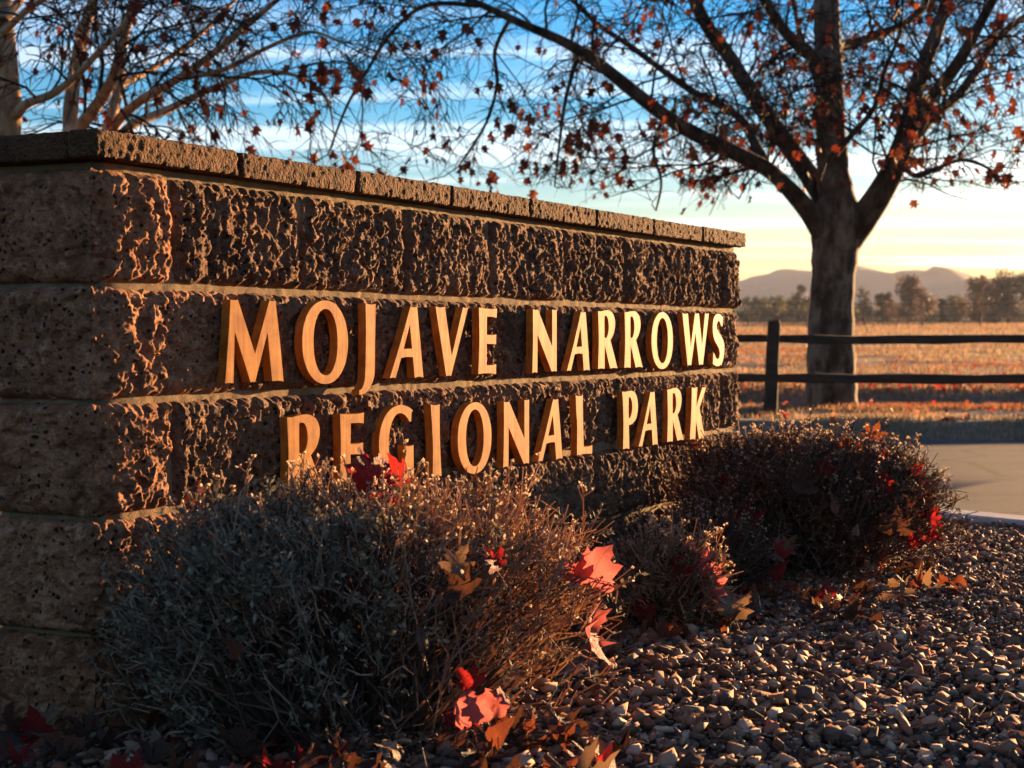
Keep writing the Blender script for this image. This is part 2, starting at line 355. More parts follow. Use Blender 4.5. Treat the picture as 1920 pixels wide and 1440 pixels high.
def road():
    m = mat('asphalt', rough=0.9, spec=0.08); n = NT(m); P = n.pos()
    g = n.noise(P, 180, 3, 0.7); b = n.noise(P, 1.2, 4)
    n.color(n.mix(n.ramp(g, [(0.35, (0, 0, 0)), (0.7, (1, 1, 1))]), n.ramp(b, [(0.3, (0.036, 0.034, 0.034)), (0.7, (0.055, 0.052, 0.052))]), (0.10, 0.093, 0.09)))
    base = n.b.inputs['Base Color'].links[0].from_socket
    crack = n.voro(n.mapping(P, (0.55, 0.9, 0)), 1.0, 'DISTANCE_TO_EDGE'); stain = n.noise(n.mapping(P, (0.5, 2.2, 0)), 1.0, 4, 0.65)
    base = n.mix(n.ramp(crack, [(0.008, (0.8, 0.8, 0.8)), (0.02, (0, 0, 0))]), base, (0.018, 0.017, 0.017)); base = n.mix(n.ramp(stain, [(0.45, (0, 0, 0)), (0.7, (0.7, 0.7, 0.7))]), base, (0.035, 0.032, 0.031)); n.color(base)
    n.L.new(n.math('ADD', n.math('MULTIPLY', g, 0.15), 0.8), n.b.inputs['Roughness'])
    n.bump(n.math('ADD', g, n.noise(P, 420, 2)), 0.004, 0.8)
    v = []; f = []
    far = [Vector((-40, 13.9)), Vector((-9, 13.75)), Vector((2, 13.35)), Vector((4.4, 13.15)), Vector((9, 12.7)), Vector((14, 11)), Vector((22, 6)), Vector((30, -8))]
    near = [(-40, 11.0)] + KL
    fl = smooth_line([tuple(a) for a in far], 8)
    def resample(Pl, k):
        c = [0]
        for i in range(1, len(Pl)): c.append(c[-1]+math.dist(Pl[i], Pl[i-1]))
        return [(np.interp(t, c, [p[0] for p in Pl]), np.interp(t, c, [p[1] for p in Pl])) for t in np.linspace(0, c[-1], k)]
    A = resample(near, 60); B = resample(fl, 60)
    for a, b in zip(A, B):
        for t in np.linspace(0, 1, 9): v.append((a[0]*(1-t)+b[0]*t, a[1]*(1-t)+b[1]*t, ROAD_Z-0.001*0))
    for i in range(59):
        for j in range(8): f.append((i*9+j, (i+1)*9+j, (i+1)*9+j+1, i*9+j+1))
    tag(mesh_obj('road', v, f, m), kind='structure')
road()
def bed():
    m = m_simple('bed_soil', 60, [(0.3, (0.025, 0.016, 0.011)), (0.7, (0.06, 0.042, 0.03))], (160, 0.01, 1.0))
    v = [(p[0]-nn.x*0.13, p[1]-nn.y*0.13, 0.0) for p, nn in zip(KL, KN)]
    k = len(v); v += [(-9, p[1]*0.0-8+i*0.0, 0.0) for i, p in enumerate([(0, 0)])]
    v += [(-9, 9.0, 0.0)]
    tag(mesh_obj('planting_bed', v, [tuple(range(k))+(k, k+1)], m), kind='structure')
bed()
def mountains():
    m = mat('mountain_rock', (0.11, 0.095, 0.085), 0.95, 0, 0.05); n = NT(m)
    n.color(n.ramp(n.noise(n.pos(), 0.012, 5), [(0.3, (0.040, 0.040, 0.042)), (0.7, (0.075, 0.072, 0.070))]))
    D = 1300.0
    ridge = [(-2600, 560), (-1200, 540), (-300, 520), (300, 538), (800, 520), (1200, 540), (1390, 528), (1415, 524), (1455, 515), (1490, 510), (1530, 509), (1575, 504), (1605, 498), (1660, 503), (1700, 500), (1740, 493), (1772, 489), (1795, 496), (1820, 508), (1850, 517), (1900, 521), (2000, 512), (2300, 530), (2800, 515), (3600, 545)]
    px = np.linspace(-2600, 3600, 400); py = np.interp(px, [a for a, b in ridge], [b for a, b in ridge])
    py = py + 1.6*vnoise(np.stack([px*0.03, px*0, px*0], -1)) + 0.8*vnoise(np.stack([px*0.09, px*0, px*0+5], -1))
    rows = 14; v = []
    for t in np.linspace(0, 1, rows):
        for x, y in zip(px, py):
            p = at(x, y, D); base = 2.0; h = (p.z-base)
            sp = 1 if t <= 0.65 else -1
            if t <= 0.65: k = t/0.65; yy = D-330*(1-k); z = base+h*(k**1.35)
            else: k = (t-0.65)/0.35; yy = D+420*k; z = base+h*(1-k**0.8)
            v.append((p.x*yy/D, yy, z))
    v = np.array(v); idx = np.arange(rows*400).reshape(rows, 400)
    amp = np.repeat(np.linspace(0, 1, rows)*(1-np.linspace(0, 1, rows))*4*(np.abs(np.linspace(0, 1, rows)-0.65) > 0.02), 400)
    v[:, 2] += amp*10*fbm(v*np.array([0.02, 0.006, 0.0])+3, 3, ridged=True)
    f = np.stack([idx[:-1, :-1], idx[:-1, 1:], idx[1:, 1:], idx[1:, :-1]], -1).reshape(-1, 4)
    tag(mesh_obj('mountains', v, f, m, smooth=True), kind='structure')
mountains()

# ------------------------------------------------------------------ the sign wall
TH = R(27.5)
W = Vector((math.sin(TH), math.cos(TH), 0)); NRM = Vector((math.cos(TH), -math.sin(TH), 0))
CORNER = Vector((-0.7036, 2.826, 0))            # front corner of the coping, on the ground
# local axes of the wall object: x along the wall, y into the wall (-NRM), z up
wall = empty('sign_wall', CORNER, math.atan2(W.y, W.x))
tag(wall, 'brown split face block wall with coping and golden park lettering', 'sign wall', kind='thing')
OV = 0.030; WL = 3.205; WT = 0.237; X0 = 0.028     # overhang, length, thickness, start of the masonry
CH = 0.2032; TOPZ = 0.9945; MJ = 0.008
def make_block(x0, x1, z0, z1, first, last, seed):
    """one split-face unit: a closed loop of columns, split faces dense and displaced"""
    y0, y1 = OV, OV+WT
    per = []   # (x, y, nx, ny, distance to the nearest vertical edge, split)
    stepf = 0.0029 if x0 < 1.3 else 0.0038
    nf = max(8, int((x1-x0)/stepf))
    for i in range(nf+1):
        x = x0+(x1-x0)*i/nf; per.append((x, y0, 0, -1, 1))
    if last:
        k = 24
        for i in range(1, k+1): per.append((x1, y0+(y1-y0)*i/k, 1, 0, 1))
    else: per.append((x1, y1, 1, 0, 0))
    per.append((x1, y1, 0, 1, 0)) if last else None
    per.append((x0, y1, -1 if first else 0, 0 if first else 1, 1 if first else 0))
    if first:
        k = int(WT/0.0042)
        for i in range(1, k): per.append((x0, y1+(y0-y1)*i/k, -1, 0, 1))
    per = np.array(per); npn = len(per)
    nz = int((z1-z0)/stepf)
    zs = np.linspace(z0, z1, nz+1)
    Zg, Ig = np.meshgrid(zs, np.arange(npn), indexing='ij')
    P = np.stack([per[Ig, 0], per[Ig, 1], Zg], -1).reshape(-1, 3)
    Nn = np.stack([per[Ig, 2], per[Ig, 3], np.zeros_like(Zg)], -1).reshape(-1, 3)
    split = per[Ig, 4].reshape(-1)
    # corner rounding: blend normals close to exposed corners
    if first:
        dx = P[:, 0]-x0; dy = P[:, 1]-y0
        near = np.exp(-((dx+dy)/0.045)**2)*split
        Nn[:, 0] -= near*0.9*(dx < 0.09); Nn[:, 1] -= near*0.9*(dx < 0.09); corner = near
    if last:
        dx = x1-P[:, 0]; dy = P[:, 1]-y0
        near = np.exp(-((dx+dy)/0.018)**2)*split
        Nn[:, 0] += near*0.9; Nn[:, 1] -= near*0.9
    if not first: corner = np.zeros(len(P))
    Nn /= np.maximum(np.linalg.norm(Nn, axis=1, keepdims=True), 1e-6)
    front = (per[Ig, 3].reshape(-1) < -0.5)
    du = np.where(front, np.minimum(P[:, 0]-x0+(0.05 if first else 0), x1-P[:, 0]+(0.05 if last else 0)), 0.05)
    if first: du = np.where(~front, np.minimum(0.05, y1-P[:, 1]), du)
    dv = np.minimum(P[:, 2]-z0, z1-P[:, 2])
    e = np.minimum(du, dv)+0.0035*vnoise(P*85+3)-0.001; edge = 1-np.exp(-np.maximum(e, 0)/0.006)
    rs = random.Random(seed)
    off = np.array([rs.uniform(0, 50), rs.uniform(0, 50), rs.uniform(0, 50)])
    Q = P+off
    tilt = rs.uniform(-0.010, 0.010)*((P[:, 0]-x0)/(x1-x0)-0.5) + rs.uniform(-0.012, 0.012)*((P[:, 2]-z0)/(z1-z0)-0.5)
    lo = fbm(Q*np.array([9, 9, 7]), 2)*np.where(front, 0.0085, 0.016)
    rid = fbm(Q*np.array([34, 34, 20])+0.5*fbm(Q*30, 2)[:, None], 3, 0.6, True)*0.0046
    ns = int((x1-x0)*(z1-z0)*2600)+(30 if first or last else 0); sel = np.random.default_rng(seed).integers(0, len(P), ns)
    SD = P[sel]+np.random.default_rng(seed+1).normal(0, 0.004, (ns, 3)); sl_ = np.random.default_rng(seed+2).normal(0, 0.30, (ns, 3)); so = np.random.default_rng(seed+3).normal(0, 0.0022, ns)
    Pw = P+0.007*np.stack([vnoise(Q*60), vnoise(Q*60+9), vnoise(Q*60+21)], -1)
    nn_ = np.argmin(((Pw[:, None, :]-SD[None])**2).sum(-1), 1)
    fac = so[nn_]+((P-SD[nn_])*sl_[nn_]).sum(-1)
    mid = np.clip(fac, -0.007, 0.006) + np.abs(fbm(Q*np.array([60, 60, 46]), 2))*-0.0040+0.001
    fin = fbm(Q*np.array([160, 160, 140]), 2)*0.0040
    d = (0.010+rs.uniform(-0.003, 0.004)+tilt+lo+rid+mid+fin)*edge - 0.010*(1-edge)
    d = d-corner*(0.016+0.010*fbm(Q*np.array([14, 14, 16]), 2))*edge
    d = np.maximum(d, -0.011)*split
    P = P+Nn*d[:, None]
    ring = npn
    # inner rims, top and bottom, so that the joint has depth
    def inset(row):
        c = np.array([(x0+x1)/2, (y0+y1)/2, 0]); q = row.copy()
        q[:, 0] = np.clip(q[:, 0], x0+(0.0 if not first else 0.03), x1-(0.0 if not last else 0.03)); q[:, 1] = np.clip(q[:, 1], y0+0.03, y1); return q
    rows = nz+1
    bot = inset(P[:npn]); top = inset(P[-npn:])
    V = np.concatenate([bot, P, top]); rows += 2
    i = np.arange(rows*ring).reshape(rows, ring); j = np.roll(i, -1, axis=1)
    f = np.stack([i[:-1], j[:-1], j[1:], i[1:]], -1).reshape(-1, 4)
    return mesh_obj('concrete_block', V, f, BLOCK_CORNER_LIT if first else BLOCK, wall, smooth=True)
seed = 100
for c in range(5):
    z1 = TOPZ-c*CH-MJ/2; z0 = TOPZ-(c+1)*CH+MJ/2
    cuts = [X0] + [X0+(0.2032 if c % 2 == 0 else 0.4064)+0.4064*k for k in range(9)]
    cuts = [x for x in cuts if x < X0+WL-0.03] + [X0+WL]
    for k in range(len(cuts)-1):
        seed += 1
        make_block(cuts[k]+(MJ/2 if k else 0), cuts[k+1]-(MJ/2 if k < len(cuts)-2 else 0), z0, z1, k == 0, k == len(cuts)-2, seed)
def mortar():
    # joints, slightly uneven, set just behind the block edges
    xa, xb, ya, yb = X0+0.016, X0+WL-0.010, OV+0.0035, OV+WT-0.006
    mb_v = []; fs = []
    def grid(P00, U, Vv, nu, nv, nrm):
        a = np.linspace(0, 1, nu); b = np.linspace(0, 1, nv); A, B = np.meshgrid(a, b)
        p = np.array(P00)+A.reshape(-1, 1)*np.array(U)+B.reshape(-1, 1)*np.array(Vv)
        p = p+np.array(nrm)*(fbm(p*60, 2)*0.0022+fbm(p*7, 2)*0.003).reshape(-1, 1)
        if nrm[1] < 0: p[:, 1] += 0.024*np.exp(-(p[:, 0]-xa)/0.028)
        if nrm[0] < 0: p[:, 0] += 0.018*np.exp(-np.abs(p[:, 1]-ya)/0.03)
        base = sum(len(q) for q in mb_v); mb_v.append(p)
        i = np.arange(nu*nv).reshape(nv, nu)+base
        fs.append(np.stack([i[:-1, :-1], i[:-1, 1:], i[1:, 1:], i[1:, :-1]], -1).reshape(-1, 4))
    zt = TOPZ+0.008
    grid((xa, ya, -0.05), (xb-xa, 0, 0), (0, 0, zt+0.05), 420, 150, (0, -1, 0))
    grid((xa, yb, -0.05), (0, ya-yb, 0), (0, 0, zt+0.05), 40, 150, (-1, 0, 0))
    grid((xb, ya, -0.05), (0, yb-ya, 0), (0, 0, zt+0.05), 20, 60, (1, 0, 0))
    grid((xb, yb, -0.05), (xa-xb, 0, 0), (0, 0, zt+0.05), 60, 40, (0, 1, 0))
    grid((xa, ya, zt), (xb-xa, 0, 0), (0, yb-ya, 0), 60, 6, (0, 0, 1))
    mesh_obj('mortar', np.concatenate(mb_v), np.concatenate(fs), MORTAR, wall, smooth=True)
mortar()
def cap_stone(x0, x1, y0, y1, seed):
    z0, z1 = TOPZ+0.010, TOPZ+0.0585
    rs = random.Random(seed); dz = rs.uniform(-0.001, 0.001); dy = rs.uniform(-0.0015, 0.0015)
    nx = int((x1-x0)/0.004); ny = max(3, int((y1-y0)/0.008)); nz = 12
    mb_v = []; fs = []
    def grid(P00, U, Vv, nu, nv):
        A, B = np.meshgrid(np.linspace(0, 1, nu), np.linspace(0, 1, nv))
        p = np.array(P00)+A.reshape(-1, 1)*np.array(U)+B.reshape(-1, 1)*np.array(Vv); base = sum(len(q) for q in mb_v); mb_v.append(p)
        i = np.arange(nu*nv).reshape(nv, nu)+base; fs.append(np.stack([i[:-1, :-1], i[:-1, 1:], i[1:, 1:], i[1:, :-1]], -1).reshape(-1, 4))
    lx, ly, lz = x1-x0, y1-y0, z1-z0
    grid((x0, y0, z0), (lx, 0, 0), (0, 0, lz), nx, nz); grid((x1, y1, z0), (-lx, 0, 0), (0, 0, lz), nx//3, nz)
    grid((x0, y1, z0), (0, -ly, 0), (0, 0, lz), ny, nz); grid((x1, y0, z0), (0, ly, 0), (0, 0, lz), ny, nz)
    grid((x0, y0, z1), (lx, 0, 0), (0, ly, 0), nx//2, ny); grid((x0, y1, z0), (lx, 0, 0), (0, -ly, 0), nx//2, ny)
    V = np.concatenate(mb_v); c = np.array([(x0+x1)/2, (y0+y1)/2, (z0+z1)/2]); half = np.array([lx, ly, lz])/2
    q = np.abs(V-c)-(half-0.006); o = np.maximum(q, 0); ln = np.linalg.norm(o, axis=1); big = ln > 0.006
    # rounded, slightly worn edges
    V = np.where(big[:, None], c+np.sign(V-c)*((half-0.006)+o/np.maximum(ln, 1e-9)[:, None]*0.006)*1.0*(np.abs(V-c) > (half-0.006))+np.where(np.abs(V-c) > (half-0.006), 0, V-c), V)
    ch = fbm(V*110+seed, 2, 0.6)*0.0026
    V = V+((V-c)/half)**3*ch[:, None]; V[:, 2] += dz; V[:, 1] += dy
    return mesh_obj('coping_stone', V, np.concatenate(fs), CAP, wall, smooth=True)
for k in range(8):
    cap_stone(k*0.4064+0.0045, (k+1)*0.4064-0.0045, 0.0, 0.066, 31*k)
    cap_stone(k*0.4064+0.0045, (k+1)*0.4064-0.0045, 0.0685, 0.298, 31*k+7)

# ------------------------------------------------------------------ letters: traced outlines in metres (along the wall, above the baseline)
GLYPH = {
    'M': [[(0.018,0.1609),(0.0296,0.1603),(0.0419,0.1613),(0.0948,0.0592),(0.1412,0.1612),(0.1519,0.1607),(0.1627,0.1616),(0.1767,0.0833),(0.189,0.0024),(0.1701,0.0047),(0.1497,0.0042),(0.1353,0.0981),(0.0948,0.0034),(0.0874,0.0043),(0.0794,0.0038),(0.0313,0.0992),(0.0266,0.0029),(0.0139,0.004),(0.0,0.0033),(0.0113,0.0918)]],
    'J': [[(0.025,0.1623),(0.0447,0.1604),(0.0669,0.1624),(0.0652,0.1213),(0.0635,0.0736),(0.0627,0.0258),(0.0603,0.0068),(0.0513,-0.0089),(0.0365,-0.0228),(0.0174,-0.031),(0.0,-0.032),(0.0,-0.0218),(0.0102,-0.0182),(0.0205,-0.0035),(0.0238,0.017),(0.0257,0.058),(0.0268,0.1053),(0.0261,0.1368)]],
    'A': [[(0.0883,0.159),(0.1033,0.1572),(0.1179,0.1591),(0.1291,0.0961),(0.1452,-0.0014),(0.1255,0.0012),(0.1061,-0.0012),(0.0988,0.0451),(0.0726,0.046),(0.0489,0.044),(0.0253,0.0),(0.0129,0.0014),(0.0,0.0003),(0.0443,0.0764)],[(0.0856,0.1166),(0.06,0.0645),(0.095,0.065)]],
    'V': [[(0.0,0.1611),(0.0222,0.1587),(0.0441,0.1611),(0.0757,0.0473),(0.129,0.1607),(0.1411,0.1596),(0.1555,0.1611),(0.0728,-0.0002),(0.0617,0.0008),(0.0492,0.0)]],
    'E': [[(0.0031,0.1616),(0.0284,0.1599),(0.0646,0.1589),(0.0968,0.1609),(0.0946,0.137),(0.0738,0.1391),(0.0449,0.1397),(0.0434,0.0962),(0.0707,0.0958),(0.0927,0.0972),(0.0915,0.0719),(0.0707,0.0733),(0.0434,0.0738),(0.0433,0.0223),(0.0706,0.0227),(0.0921,0.0248),(0.0914,-0.0005),(0.0463,0.0027),(0.0,0.0013),(0.006,0.0836)]],
    'N': [[(0.0034,0.162),(0.0181,0.1599),(0.0323,0.1617),(0.1153,0.0657),(0.1152,0.1626),(0.1281,0.1612),(0.1414,0.1633),(0.1417,-0.0004),(0.1262,0.0013),(0.1118,0.0002),(0.03,0.096),(0.0289,-0.0016),(0.0141,0.0004),(0.0,-0.0017),(0.004,0.0828)]],
    'R': [[(0.0005,0.1622),(0.0184,0.1621),(0.0393,0.1644),(0.0638,0.1656),(0.0832,0.1633),(0.1029,0.1548),(0.1137,0.1404),(0.1159,0.1258),(0.112,0.1111),(0.1013,0.095),(0.0836,0.0819),(0.1341,0.0011),(0.1071,0.0036),(0.0821,0.0017),(0.0449,0.0669),(0.0451,0.0015),(0.0225,0.0034),(0.0,0.0022),(0.0049,0.0821)],[(0.0446,0.1495),(0.0428,0.1397),(0.043,0.0907),(0.0465,0.0881),(0.057,0.0895),(0.0658,0.0979),(0.0711,0.111),(0.071,0.1255),(0.0667,0.1399),(0.0586,0.1485)]],
    'W': [[(0.0,0.1651),(0.023,0.1622),(0.0448,0.1652),(0.0707,0.0598),(0.1068,0.166),(0.1225,0.1639),(0.1382,0.1664),(0.1696,0.0643),(0.1944,0.1668),(0.2115,0.1647),(0.2287,0.1675),(0.1761,0.0018),(0.1592,0.004),(0.1442,0.0009),(0.1104,0.1037),(0.0747,0.0013),(0.0593,0.0032),(0.0448,0.001)]],
    'S': [[(0.0931,0.1553),(0.0688,0.1635),(0.0472,0.1666),(0.0233,0.1621),(0.0069,0.1493),(0.0,0.1275),(0.0016,0.104),(0.0146,0.0822),(0.041,0.0636),(0.0589,0.05),(0.0653,0.0364),(0.0606,0.0246),(0.0462,0.018),(0.0294,0.0233),(0.0189,0.0318),(0.0141,0.0386),(0.0046,0.0386),(0.0012,0.0035),(0.0202,-0.0019),(0.0464,-0.0045),(0.0729,-0.001),(0.0921,0.0124),(0.1041,0.0361),(0.1063,0.0599),(0.0988,0.077),(0.0768,0.094),(0.0487,0.1092),(0.0357,0.1193),(0.0356,0.1311),(0.0426,0.1396),(0.0522,0.143),(0.0642,0.1397),(0.074,0.1296),(0.0774,0.1254),(0.0871,0.1255),(0.0899,0.1416)]],
    'G': [[(0.1389,0.1596),(0.1178,0.1674),(0.0882,0.1717),(0.059,0.1675),(0.0359,0.1569),(0.0176,0.1407),(0.0051,0.1184),(0.0,0.0946),(0.0015,0.0717),(0.007,0.0521),(0.0194,0.0307),(0.04,0.0135),(0.0654,0.003),(0.0912,-0.0014),(0.122,-0.0001),(0.1481,0.0054),(0.1467,0.0304),(0.1459,0.0799),(0.1259,0.0783),(0.1068,0.0807),(0.109,0.033),(0.109,0.0194),(0.0936,0.0156),(0.0771,0.0193),(0.0585,0.0316),(0.0475,0.0506),(0.0418,0.0741),(0.041,0.0923),(0.0454,0.1164),(0.0548,0.1354),(0.0706,0.1491),(0.0894,0.1529),(0.1082,0.1478),(0.1201,0.1399),(0.1268,0.1324),(0.1357,0.1324),(0.1369,0.1454)]],
    'I': [[(0.0,0.1684),(0.0209,0.1652),(0.042,0.1672),(0.0423,0.1119),(0.0448,0.0606),(0.051,-0.0001),(0.0293,0.0033),(0.0086,0.0028),(0.0105,0.0627),(0.0069,0.1137)]],
    'L': [[(0.0,0.1647),(0.0229,0.1619),(0.046,0.1637),(0.0471,0.109),(0.0513,0.0229),(0.0781,0.0225),(0.1078,0.0246),(0.1058,0.0005),(0.058,0.0033),(0.0086,0.0027),(0.009,0.0827),(0.0034,0.1248)]],
    'P': [[(0.0,0.166),(0.0236,0.1644),(0.0482,0.1661),(0.071,0.1658),(0.0941,0.159),(0.1077,0.1448),(0.1145,0.123),(0.1118,0.1032),(0.1022,0.0851),(0.0868,0.0751),(0.0677,0.0691),(0.0486,0.0677),(0.0528,-0.0018),(0.03,0.0014),(0.0075,0.0002),(0.0098,0.074),(0.0061,0.1345)],[(0.0482,0.1482),(0.0465,0.1179),(0.0478,0.089),(0.0542,0.0869),(0.0656,0.0958),(0.0713,0.1078),(0.0732,0.1215),(0.0693,0.1354),(0.0597,0.1456)]],
    'K': [[(0.0167,0.1639),(0.0394,0.1608),(0.0645,0.163),(0.0559,0.1028),(0.1085,0.1615),(0.1249,0.1595),(0.1437,0.1614),(0.0836,0.0951),(0.1334,-0.0041),(0.1077,-0.0032),(0.0798,-0.0034),(0.054,0.0561),(0.0476,-0.0011),(0.0248,0.0009),(0.0,-0.001),(0.0128,0.0828)]],
    'O': [[(0.0,0.0802),(0.0825,0.1657),(0.1681,0.0798),(0.0815,-0.006)],[(0.0408,0.0801),(0.0837,0.1477),(0.1278,0.0799),(0.0837,0.0123)]],
}
def spline_pts(P, sub=5):
    n = len(P); P = [Vector(p) for p in P]; sm = []
    for i in range(n):
        a = P[i]-P[i-1]; b = P[(i+1) % n]-P[i]
        ang = abs(math.degrees(a.angle(b))) if a.length > 0 and b.length > 0 else 90
        sm.append(ang < 38)
    out = []
    for i in range(n):
        p1, p2 = P[i], P[(i+1) % n]
        if not sm[i] and not sm[(i+1) % n]: out.append(p1); continue
        p0 = P[i-1] if sm[i] else p1+(p1-p2)*0.5
        p3 = P[(i+2) % n] if sm[(i+1) % n] else p2+(p2-p1)*0.5
        for k in range(sub):
            t = k/sub
            out.append(0.5*((2*p1)+(-p0+p2)*t+(2*p0-5*p1+4*p2-p3)*t*t+(-p0+3*p1-3*p2+p3)*t**3))
    return out
LET_MESH = {}
def letter_mesh(ch):
    if ch in LET_MESH: return LET_MESH[ch]
    cu = bpy.data.curves.new('outline_'+ch, 'CURVE'); cu.dimensions = '2D'; cu.fill_mode = 'BOTH'
    for P in GLYPH[ch]:
        if ch == 'O':
            x0, x1 = P[0][0], P[2][0]; z1, z0 = P[1][1], P[3][1]
            pts = []
            for k in range(72):
                a = 2*math.pi*k/72; c, s = math.cos(a), math.sin(a); e = 2/2.12
                pts.append(Vector(((x0+x1)/2+(x1-x0)/2*math.copysign(abs(c)**e, c), (z0+z1)/2+(z1-z0)/2*math.copysign(abs(s)**e, s))))
        else: pts = spline_pts(P)
        sp = cu.splines.new('POLY'); sp.points.add(len(pts)-1); sp.use_cyclic_u = True
        for q, p in zip(sp.points, pts): q.co = (p.x, p.y, 0, 1)
    cu.extrude = 0.0092; cu.bevel_depth = 0.0006; cu.bevel_resolution = 0; cu.offset = -0.0006
    ob = bpy.data.objects.new('tmp_outline', cu); COL.objects.link(ob)
    bpy.context.view_layer.update()
    me = bpy.data.meshes.new_from_object(ob.evaluated_get(bpy.context.evaluated_depsgraph_get()))
    bpy.data.objects.remove(ob); bpy.data.curves.remove(cu)
    me.name = 'letter_'+ch; me.materials.clear(); me.materials.append(GOLD)
    me.polygons.foreach_set('use_smooth', np.ones(len(me.polygons), dtype=bool)); me.set_sharp_from_angle(angle=R(25))
    LET_MESH[ch] = me; return me
LINES = [(0.6095, [('M', .3423), ('O', .5946), ('J', .805), ('A', .9273), ('V', 1.1263), ('E', 1.3300), ('N', 1.6174), ('A', 1.8207), ('R', 2.0197), ('R', 2.2009), ('O', 2.4009), ('W', 2.6468), ('S', 2.9119)]),
         (0.3790, [('R', .5411), ('E', .7278), ('G', .8828), ('I', 1.1038), ('O', 1.2295), ('N', 1.4581), ('A', 1.6503), ('L', 1.8759), ('P', 2.185), ('A', 2.3057), ('R', 2.5250), ('K', 2.7109)])]
pin_me = None
ORD = ['first', 'second', 'third', 'fourth', 'fifth', 'sixth', 'seventh', 'eighth', 'ninth', 'tenth', 'eleventh', 'twelfth', 'thirteenth']
for li, (bz, row) in enumerate(LINES):
    for k, (ch, s) in enumerate(row):
        o = bpy.data.objects.new('letter', letter_mesh(ch)); link(o, wall)
        o['label'] = 'golden metal letter %s, %s of the %s line' % (ch, ORD[k], ('upper', 'lower')[li])
        o.location = (s, 0.0002, bz); o.rotation_euler = (R(90), 0, 0)
        wd = max(p[0] for p in GLYPH[ch][0])
        spots = {'M': [(.02, .12), (.17, .03)], 'O': [(.02, .105), (.02, .055), (.148, .105), (.148, .055)], 'J': [(.045, .12), (.045, .04)], 'A': [(.1, .135), (.02, .02), (.13, .03)], 'V': [(.025, .14), (.062, .03), (.137, .14)],
                 'I': [(.03, .13), (.03, .04)], 'S': [(.02, .12), (.085, .05)], 'W': [(.04, .12), (.16, .04), (.21, .14)], 'G': [(.02, .12), (.02, .06), (.13, .04)]}.get(ch, [(.02, .118), (.02, .045), (wd-.02, .02 if ch in 'RKN' else .13)])
        for (ps, pz) in spots:
            mb = MB(); mb.tube([Vector((ps, pz, -0.055)), Vector((ps, pz, -0.006))], [0.0032, 0.0032], 8)
            mb.build('mounting_pin', PIN, o, True)

# ------------------------------------------------------------------ fallen leaves
def leaf_mesh(name, m, seed, lobes=5, deep=0.45, curl=0.5, long_=1.0):
    """lobed leaf, unit size, curled: a ring outline around a midrib, with stalk"""
    rs = random.Random(seed)
    if lobes == 5: half = [(0, 1.0), (.05, .88), (.14, .82), (.12, .72), (.19, .62), (.16, .54), (.19, .50), (.33, .60), (.42, .60), (.54, .67), (.51, .54), (.44, .47), (.47, .37), (.34, .30), (.31, .25), (.44, .22), (.60, .12), (.47, .06), (.40, -.03), (.26, -.02), (.16, -.08), (.05, -.01)]
    elif lobes == 4: half = [(0, 1.0), (.09, .88), (.20, .82), (.20, .71), (.30, .66), (.36, .70), (.49, .70), (.46, .57), (.49, .45), (.43, .35), (.50, .27), (.60, .13), (.47, .05), (.37, -.04), (.22, -.02), (.12, -.09), (.04, -.01)]
    else: half = [(0, 1.0), (.06, .90), (.13, .82), (.16, .72), (.24, .64), (.26, .54), (.33, .46), (.33, .36), (.36, .26), (.32, .16), (.30, .07), (.20, .02), (.11, -.05), (.04, -.02)]
    raw = [(x*rs.uniform(0.92, 1.08), y+rs.uniform(-.02, .02)) for x, y in half]+[(-x*rs.uniform(0.92, 1.08), y+rs.uniform(-.02, .02)) for x, y in reversed(half[1:])]
    n = len(raw); pts = [(x*1.05/long_**0.5, (y-0.38)*0.95, 1) for x, y in raw]
    cx = rs.uniform(-1, 1)*curl; cy_ = rs.uniform(-1, 1)*curl; cw = rs.uniform(0.6, 1.2)*curl; ph = rs.uniform(0, 6)
    def bend(x, y):
        z = cx*x*x*1.5+cy_*y*y*1.3+cw*0.22*math.sin(x*7+ph)*abs(x)+cw*0.16*math.sin(y*9+ph*2+x*4)*(x*x+y*y)**0.5+0.28*abs(x)*cw
        return Vector((x*(1-0.25*abs(cx)*abs(x)), y, z))
    V = [bend(0, 0)]; F = []
    for fr in (0.35, 0.7, 1.0):
        for (x, y, r) in pts: V.append(bend(x*fr, y*fr))
    for k in range(n): F.append((0, 1+k, 1+(k+1) % n))
    for q in range(2):
        b = 1+q*n
        for k in range(n): F.append((b+k, b+n+k, b+n+(k+1) % n, b+(k+1) % n))
    # stalk
    b = len(V); P = [bend(0, -0.3)+Vector((0, 0, 0.002)), Vector((0.03, -0.65, 0.05*cw)), Vector((0.06*rs.uniform(-1, 1), -1.0, 0.16*cw))]
    mb = MB(); mb.v = V; mb.f = F; mb.m = [0]*len(F)
    mb.tube(P, [0.014, 0.010, 0.012], 3)
    me_o = mesh_obj(name, mb.v, mb.f, m, smooth=True); me = me_o.data; bpy.data.objects.remove(me_o); return me
LEAVES = {}
for nm, m in (('red', RED), ('pink', PINK), ('orange', ORANGE), ('brown', BROWN), ('tan', TAN)):
    LEAVES[nm] = [leaf_mesh('leaf_'+nm, m, 10*i+len(nm), rs_l, 0.36, 1.1 if nm == 'pink' else 0.9, 1.35 if rs_l == 3 else 1.0) for i, rs_l in enumerate((5, 4 if nm in ('pink', 'red') else 5, 4 if nm in ('pink', 'red') else 3, 5))]
def leaf(kind, loc, size, rot, label, group=None, var=None):
    o = bpy.data.objects.new('fallen_leaf', LEAVES[kind][random.randrange(4) if var is None else var]); link(o)
    o.location = loc; o.scale = (size,)*3; o.rotation_euler = rot
    tag(o, label, 'leaf', group); return o

